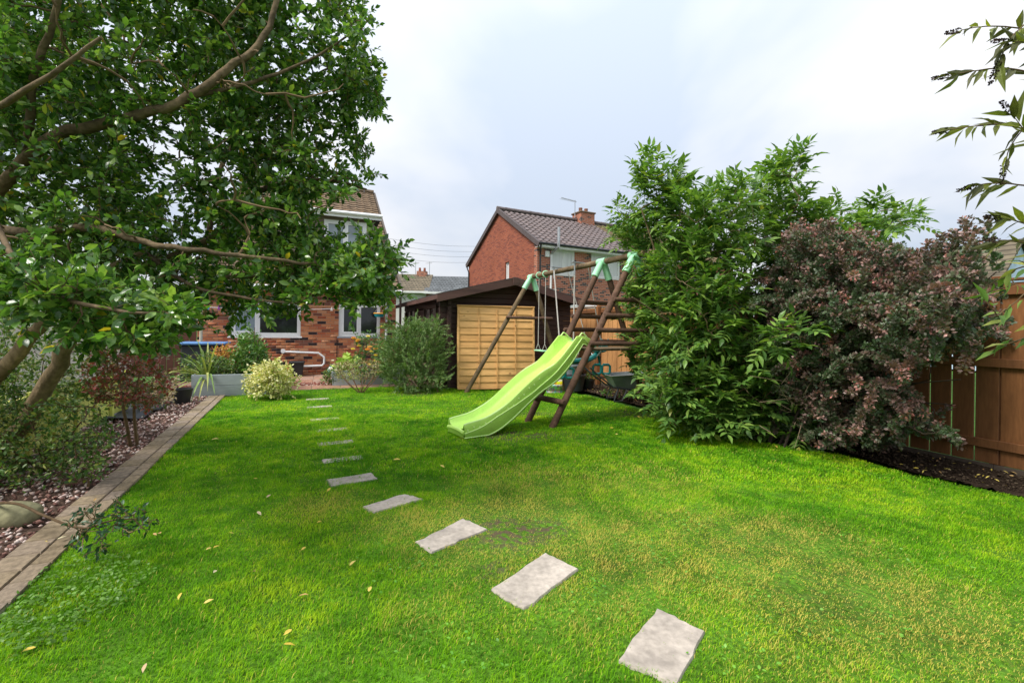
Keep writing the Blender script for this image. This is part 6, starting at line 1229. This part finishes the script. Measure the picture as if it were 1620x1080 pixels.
# big feathery shrub in front of the cabin
m_ros = lmat('needle_leaf', [(0, (.07, .15, .04)), (.5, (.15, .26, .07)), (.85, (.24, .36, .11)), (1, (.34, .42, .16))], .15, .5)
b0 = gnd(662, 619); b0[1] += .25
shrub('feathery_shrub', 'large grey green feathery shrub against the corner of the dark cabin', b0, [[b0, b0+V3(a, -.05, .5), b0+V3(a*2, 0, 1.0)] for a in (-.3, -.1, .1, .3)],
      [(600, 590), (604, 545), (625, 520), (660, 500), (690, 508), (702, 540), (706, 590), (700, 618), (640, 618), (618, 612)], (9.4, 10.2), 60, 430, T=LEAF_SMALL, m=m_ros, L=.065, Wd=.012, per=90.0, r0=.016, upn=.2, ang=.45, side=2, jit=.08, frac=.05, follow=.9)
pp = []; rq = np.random.default_rng(11)
for _ in range(150):
    px0, py0 = rq.uniform(610, 700), rq.uniform(520, 610); a_ = at(px0, py0, rq.uniform(9.2, 9.9)); dx_ = (px0-655)/45; d = nrm(np.array((dx_*.8+rq.normal()*.3, -.3+rq.normal()*.3, .75+rq.normal()*.3))); u = np.linspace(0, 1, 6)[:, None]; L = rq.uniform(.22, .42); p_ = a_+d*L*u-np.array((0, 0, .25*L))*u*u
    if p_[:, 2].min() > .03: pp.append(p_)
fo = bpy.data.objects['feathery_shrub']; fO = np.array(fo.location); sb = MB()
for p in pp: sb.tube([tuple(x-fO) for x in p], [.003, .0028, .0025, .002, .0015, .001], 3, cap=False)
sb.build('sprays', m_twig, fo)['kind'] = 'stuff'; merge('spray_leaves', LEAF_SMALL, shift(leaves_on(pp, 150.0, .06, .011, frac=.0, ang=.45), fO), m_ros, fo)
b0 = gnd(693, 622); pts = []; e = empty('loose_sprays', b0, 0, label='pale green arching sprays leaning out in front of the cabin corner', cat='plant'); pl_ = Plant(); pp = []
for tx, ty in ((718, 590), (722, 578), (706, 610), (712, 600), (715, 540), (720, 548), (700, 560)): pp.append(pl_.limb([b0, b0*.4+at(690, (ty+600)/2, 9.6)*.6, at(tx, ty, 9.5)], .006, .002, org=b0, seg=4))
pl_.mb.build('stems', m_twig, e); foliage(LEAF_SMALL, leaves_on(pp, 120.0, .045, .012, frac=.3, ang=.5), m_ros, e, b0, 'leaves', big=False)
# variegated round bush
m_var = lmat('variegated_leaf', [(0, (.2, .3, .05)), (.25, (.55, .55, .16)), (.55, (.78, .72, .34)), (1, (.85, .82, .5))], .15)
b0 = gnd(420, 634); b0[1] += .25
shrub('variegated_bush', 'rounded cream and yellow variegated bush on the lawn corner by the left raised bed', b0, [[b0, b0+V3(a, 0, .3)] for a in (-.15, .1)], None, ellip=(b0+V3(-.02, 0, .34), (.44, .36, .36)), n1=30, n2=560, m=m_var, L=.05, Wd=.034, side=1, r0=.012)
# twiggy small shrub
b0 = gnd(568, 622); b0[1] += .1
shrub('twiggy_shrub', 'small vase shaped twiggy shrub with pale leaves in front of the right raised bed', b0, [[b0+V3(a*.1, 0, 0), b0+V3(a*.6, bq, .22), b0+V3(a, bq, .44)] for a, bq in ((-.45, 0), (-.3, .1), (-.15, -.1), (0, .05), (.15, -.12), (.3, .1), (.42, 0), (-.38, -.15), (.36, -.14), (.08, .18))],
      [(527, 575), (560, 568), (600, 570), (607, 590), (595, 600), (580, 600), (550, 602), (532, 598)], (9.2, 9.9), 60, 260, m=lmat('pale_edge_leaf', [(0, (.14, .2, .05)), (.5, (.34, .34, .14)), (1, (.5, .40, .22))]), L=.03, Wd=.018, tw_mat=mat('reddish_twig', (.22, .11, .07), rough=.8), side=1, r0=.010)
# plants in the left bed
m_lau = lmat('laurel_leaf', [(0, (.04, .11, .02)), (.5, (.08, .2, .03)), (1, (.2, .30, .07))], .2, .35)
b0 = c3(402, 595, 9.5); b0[2] = .38
shrub('laurel', 'upright pointed laurel in the left raised bed, in front of the wide window', b0, [[b0, b0+V3(0, 0, .5), b0+V3(.0, 0, .95)]], [(362, 596), (368, 560), (385, 530), (398, 522), (412, 540), (425, 565), (440, 596)], (9.2, 9.9), 40, 230, m=m_lau, L=.08, Wd=.034, upn=.3, per=45.0, side=1)
b0 = c3(330, 595, 9.2); b0[2] = .38
shrub('low_green_shrub', 'dense low dark green shrub filling the left end of the raised bed', b0, [[b0, b0+V3(0, 0, .2)]], [(285, 598), (290, 565), (330, 558), (365, 570), (372, 598)], (8.9, 9.7), 30, 260, m=m_under, L=.05, Wd=.026, side=1)
b0 = c3(348, 575, 10.3); b0[2] = .38
shrub('orange_shrub', 'small orange leaved shrub behind the green one in the left raised bed', b0, [[b0, b0+V3(0, 0, .3)]], [(332, 566), (336, 552), (350, 546), (368, 552), (370, 568)], (10, 10.4), 15, 90, m=lmat('orange_leaf', [(0, (.5, .15, .04)), (.6, (.6, .28, .06)), (1, (.4, .4, .08))]), L=.05, Wd=.026, side=1)
def flower(P, r, m, cm, parent, org, petals=12):
    q = MB()
    for k in range(petals):
        a = 2.4*k; el = .2+1.1*k/petals; d = V3(math.cos(a)*math.cos(el), math.sin(a)*math.cos(el), math.sin(el)); s_ = np.cross(d, (0, 0, 1)); s_ = s_/np.linalg.norm(s_); c_ = P-org; rr = r*(1-.45*k/petals)
        q.add([tuple(c_), tuple(c_+d*rr*.6+s_*rr*.42), tuple(c_+d*rr+V3(0, 0, .1*r)), tuple(c_+d*rr*.6-s_*rr*.42)], [(0, 1, 2, 3)])
    return q.build('flower', m, parent)
m_or = lmat('orange_petal', [(0, (.85, .30, .06)), (.6, (.85, .42, .12)), (1, (.8, .55, .2))], .2); m_ye = lmat('yellow_petal', [(0, (.80, .62, .08)), (1, (.85, .72, .25))], .2); m_wh = lmat('white_petal', [(0, (.75, .70, .62)), (1, (.8, .72, .6))], .2)
# rose
b0 = c3(592, 590, 10.5); b0[2] = .32
e, pw_, og = shrub('rose_bush', 'rose bush with orange and yellow blooms in the right raised bed', b0, [[b0, c3(585, 560, 10.5), c3(570, 530, 10.5)], [b0, c3(595, 560, 10.6), c3(600, 525, 10.6)]], [(548, 600), (562, 560), (560, 535), (580, 520), (605, 530), (625, 545), (622, 600)], (10.2, 10.9), 30, 240, m=lmat('rose_leaf', [(0, (.04, .12, .03)), (.6, (.08, .2, .05)), (1, (.2, .3, .08))]), L=.05, Wd=.03, side=1)
for x, y in ((585, 550), (594, 553), (581, 554), (566, 539), (565, 541), (559, 536)): flower(c3(x, y, 10.15), .085, m_or, None, e, og)
for x, y in ((587, 557), (568, 548), (594, 563), (593, 572), (604, 518), (604, 581), (598, 590), (584, 578), (558, 553), (560, 537), (582, 533)): flower(c3(x, y, 10.15), .07, m_ye, None, e, og)
b0 = c3(548, 580, 10.6); b0[2] = .32
shrub('lime_leaved_plant', 'lime green broad leaved plant left of the orange roses', b0, [[b0, b0+V3(0, 0, .15)]], [(530, 590), (534, 568), (552, 560), (568, 568), (568, 590)], (10.4, 10.8), 10, 70, m=lmat('lime_leaf', [(0, (.22, .40, .05)), (1, (.45, .55, .10))]), L=.12, Wd=.08, per=30.0)
b0 = c3(520, 605, 10.6); b0[2] = .0
e, pw_, og = shrub('trailing_plant', 'trailing green plant with white flowers spilling over the left end of the right bed', b0, [[b0, b0+V3(.05, 0, .35)]], [(508, 606), (512, 588), (530, 578), (536, 590), (532, 608)], (10.35, 10.75), 12, 130, m=m_under, L=.04, Wd=.024, side=1)
for x, y in ((528, 578), (537, 576), (541, 580), (524, 584), (531, 586), (526, 571)): flower(c3(x, y, 10.3), .055, m_wh, None, e, og, 8)
b0 = c3(440, 590, 9.9); b0[2] = .38
e, pw_, og = shrub('white_flowered_plant', 'small plant with blush white flowers at the right end of the left raised bed', b0, [[b0, b0+V3(0, 0, .2)]], [(425, 600), (430, 575), (445, 568), (452, 580), (450, 600)], (9.8, 10.1), 8, 70, m=m_under, L=.035, Wd=.02, side=1)
for x, y in ((438, 578), (444, 573), (447, 580), (440, 584), (436, 588)): flower(c3(x, y, 9.7), .05, m_wh, None, e, og, 8)
b0 = gnd(399, 625); e = empty('yellow_flower_stem', b0, 0, label='tall stem of yellow blooms just behind the variegated bush', cat='flower'); q = MB(); q.tube([(0, 0, 0), tuple(c3(400, 600, b0[1])-b0), tuple(c3(400, 578, b0[1])-b0)], .006, 5); q.build('stem', m_leaf_e, e)
for x, y in ((401, 579), (398, 586), (401, 588), (399, 594), (398, 599)): flower(c3(x, y, b0[1]), .045, m_ye, None, e, b0, 9)
b0 = c3(636, 585, 11.2); b0[2] = 0
shrub('climbing_shrub', 'leafy climber beside the cabin wall behind the feathery shrub', b0, [[b0, b0+V3(0, 0, 1.2)]], [(628, 560), (630, 525), (645, 512), (672, 512), (676, 540), (640, 575)], (10.8, 11.2), 15, 110, m=m_lau, L=.07, Wd=.035, side=1)
# strap leaved cordyline
cb0 = gnd(280, 634); cb0[1] += .8; ce = empty('strap_leaved_plant', cb0, 0, label='strap leaved plant with long arching yellow green blades by the left raised bed', cat='plant'); rr = np.random.default_rng(5)
mst = lmat('strap_leaf', [(0, (.12, .24, .05)), (.5, (.26, .36, .09)), (1, (.42, .42, .12))], .2)
for k in range(48):
    az = rr.uniform(0, 2*math.pi); el = rr.uniform(.25, 1.35); L = rr.uniform(.8, 1.5); d = V3(math.cos(az)*math.cos(el), math.sin(az)*math.cos(el), math.sin(el)); s_ = V3(-math.sin(az), math.cos(az), 0); q = MB(); vs = []
    for u in np.linspace(0, 1, 7): c_ = V3(0, 0, .28)+d*L*u-V3(0, 0, .75*L*u*u*(.4+.6*math.cos(el))); w = .021*(1-u**2.2)+.001; vs += [tuple(c_+s_*w), tuple(c_-V3(0, 0, w*.35)), tuple(c_-s_*w)]
    q.add(vs, [(i*3+j, i*3+3+j, i*3+4+j, i*3+1+j) for i in range(6) for j in range(2)]); q.build('blade', mst, ce)
q = MB(); q.tube([(0, 0, 0), (0, 0, .3)], .05, 8); q.build('trunk', m_twig, ce)
pp_ = gnd(268, 640); po2 = empty('flower_pot', pp_+V3(.1, .15, 0), 0, label='black pot half hidden beside the strap leaved plant', cat='pot'); q = MB(); q.lathe([(0, 0), (.12, 0), (.17, .26), (.15, .26), (.14, .2), (0, .2)], seg=16); q.build('body', m_black, po2, smooth=True)
b0 = gnd(262, 640); shrub('dry_perennial', 'faded pinkish brown perennial at the end of the gravel bed', b0, [[b0, b0+V3(0, 0, .3)]], [(240, 640), (240, 600), (262, 590), (280, 600), (275, 636)], (7.0, 7.6), 12, 90, m=lmat('faded_leaf', [(0, (.22, .2, .09)), (.6, (.38, .30, .2)), (1, (.5, .36, .3))]), L=.04, Wd=.022, side=1)
# weeds by the fence and round the pots
for k, (x, y, w_, lab) in enumerate(((930, 600, .22, 'straggly green weeds growing from the black flower pot'), (1003, 632, .3, 'low leafy weed at the foot of the wheelbarrow'), (960, 628, .16, 'small weeds on the bare earth in front of the fence post'), (1345, 715, .3, 'bramble leaves creeping out under the barberry'), (1262, 690, .35, 'broad leaved seedling clump between the two big bushes'), (893, 612, .16, 'tuft of weeds in front of the plastic tubs'))):
    b0 = gnd(x, y) if k else gnd(930, 616)+V3(0, 0, .2)
    shrub('weed', lab, b0, [[b0, b0+V3(0, 0, .08)]], None, ellip=(b0+V3(0, 0, w_*.5), (w_, w_*.6, w_*.5)), n1=0, n2=40, m=m_leaf_e, L=.055, Wd=.03, per=50.0, cat='weed')
# the tree and hedge line seen far behind
# ------------------------------------------------------------ fallen leaves and lawn weeds
m_fall = mat('fallen_leaf', [(0, (.55, .40, .05)), (.45, (.62, .50, .12)), (.7, (.5, .33, .12)), (.88, (.35, .18, .08)), (1, (.66, .60, .38))], noise=(30, .2), rough=.6, spec=.3)
me = bpy.data.meshes.new('fallen_leaf'); me.from_pydata([(x-.5, y, z) for x, y, z in LEAF_OVAL[0]], [], LEAF_OVAL[1]); me.materials.append(m_fall)
FL = [(45, 1038), (228, 1068), (458, 1030), (455, 1010), (98, 862), (330, 875), (342, 872), (480, 875), (410, 818), (425, 790), (352, 762), (505, 832), (558, 898), (400, 912), (340, 912), (284, 952), (330, 960), (585, 940), (245, 852), (252, 850), (340, 698), (404, 762), (628, 731), (945, 652), (990, 651), (1045, 672), (1062, 690), (1118, 686), (1150, 690), (1228, 710), (915, 675), (968, 680), (1082, 668), (1060, 672), (150, 800), (72, 868), (60, 825), (480, 950), (520, 780), (365, 850), (700, 742), (1140, 686), (1010, 662), (975, 690)]
for k, (x, y) in enumerate(FL):
    o = bpy.data.objects.new('fallen_leaf', me); C.objects.link(o); g_ = gnd(x, y); L = random.uniform(.035, .052)*(1.6 if y < 760 else 1)
    o.location = (g_[0], g_[1], .032 if x > 230 or y > 950 else .05); o.rotation_euler = (random.uniform(-.4, .4), random.uniform(-.3, .3), random.uniform(0, 6.28)); o.scale = (L, L*.5, L)
    zn = 'in the nearest grass at the bottom edge' if y > 1000 else 'on the pavers and chippings at the left' if x < 110 or (x, y) == (150, 800) else 'on the grass by the trailing branch' if x < 345 and y > 840 else 'beside the worn patch of lawn' if x > 690 and y > 730 else 'on the grass before the big green bush' if x > 900 and y < 720 else 'on the grass left of the stepping stones' if y > 740 else 'on the middle of the lawn'
    tag(o, 'small yellow brown fallen leaf '+zn, 'leaf', 'fallen leaves scattered over the garden')
# litter on the soil
N_ = 700; sp = np.asarray(SOIL); lo_, hi_ = sp.min(0), sp.max(0); XY = lo_+(hi_-lo_)*rng.random((N_*4, 2)); XY = XY[inpoly(XY[:, 0], XY[:, 1], sp)][:N_]
tag(merge('leaf_litter', LEAF_OVAL, leaf_mats(np.c_[XY, .02+.02*rng.random(len(XY))], rng.normal(size=(len(XY), 3))*(1, 1, .2), np.array((0, 0, 1.))+rng.normal(size=(len(XY), 3))*.4, .03+.02*rng.random(len(XY)), .014), m_fall), 'small brown leaf litter strewn on the bare earth by the fence', 'leaf litter')
# broad leaved weeds in the near lawn
wc = [g2(1040, 885), g2(1010, 880), g2(1150, 940), g2(1300, 780), g2(1380, 700+60), g2(940, 950), g2(1180, 1060), g2(1100, 830), g2(900, 830), g2(1250, 990), g2(720, 1040), g2(1480, 900), g2(1400, 990), g2(640, 900), g2(1350, 860)]
P = []; D = []
for c_ in wc:
    for _ in range(30): p = c_+rng.normal(size=2)*.11; P.append((*p, .02+.012*rng.random())); D.append((*rng.normal(size=2), .25))
tag(merge('clover', LEAF_OVAL, leaf_mats(np.array(P), np.array(D), np.array((0, 0, 1.))+rng.normal(size=(len(P), 3))*.3, .019, .014), lmat('weed_leaf', [(.09, .27, .02), (.18, .38, .04)])), 'patches of small broad leaved weeds in the near lawn', 'ground cover')['kind'] = 'stuff'
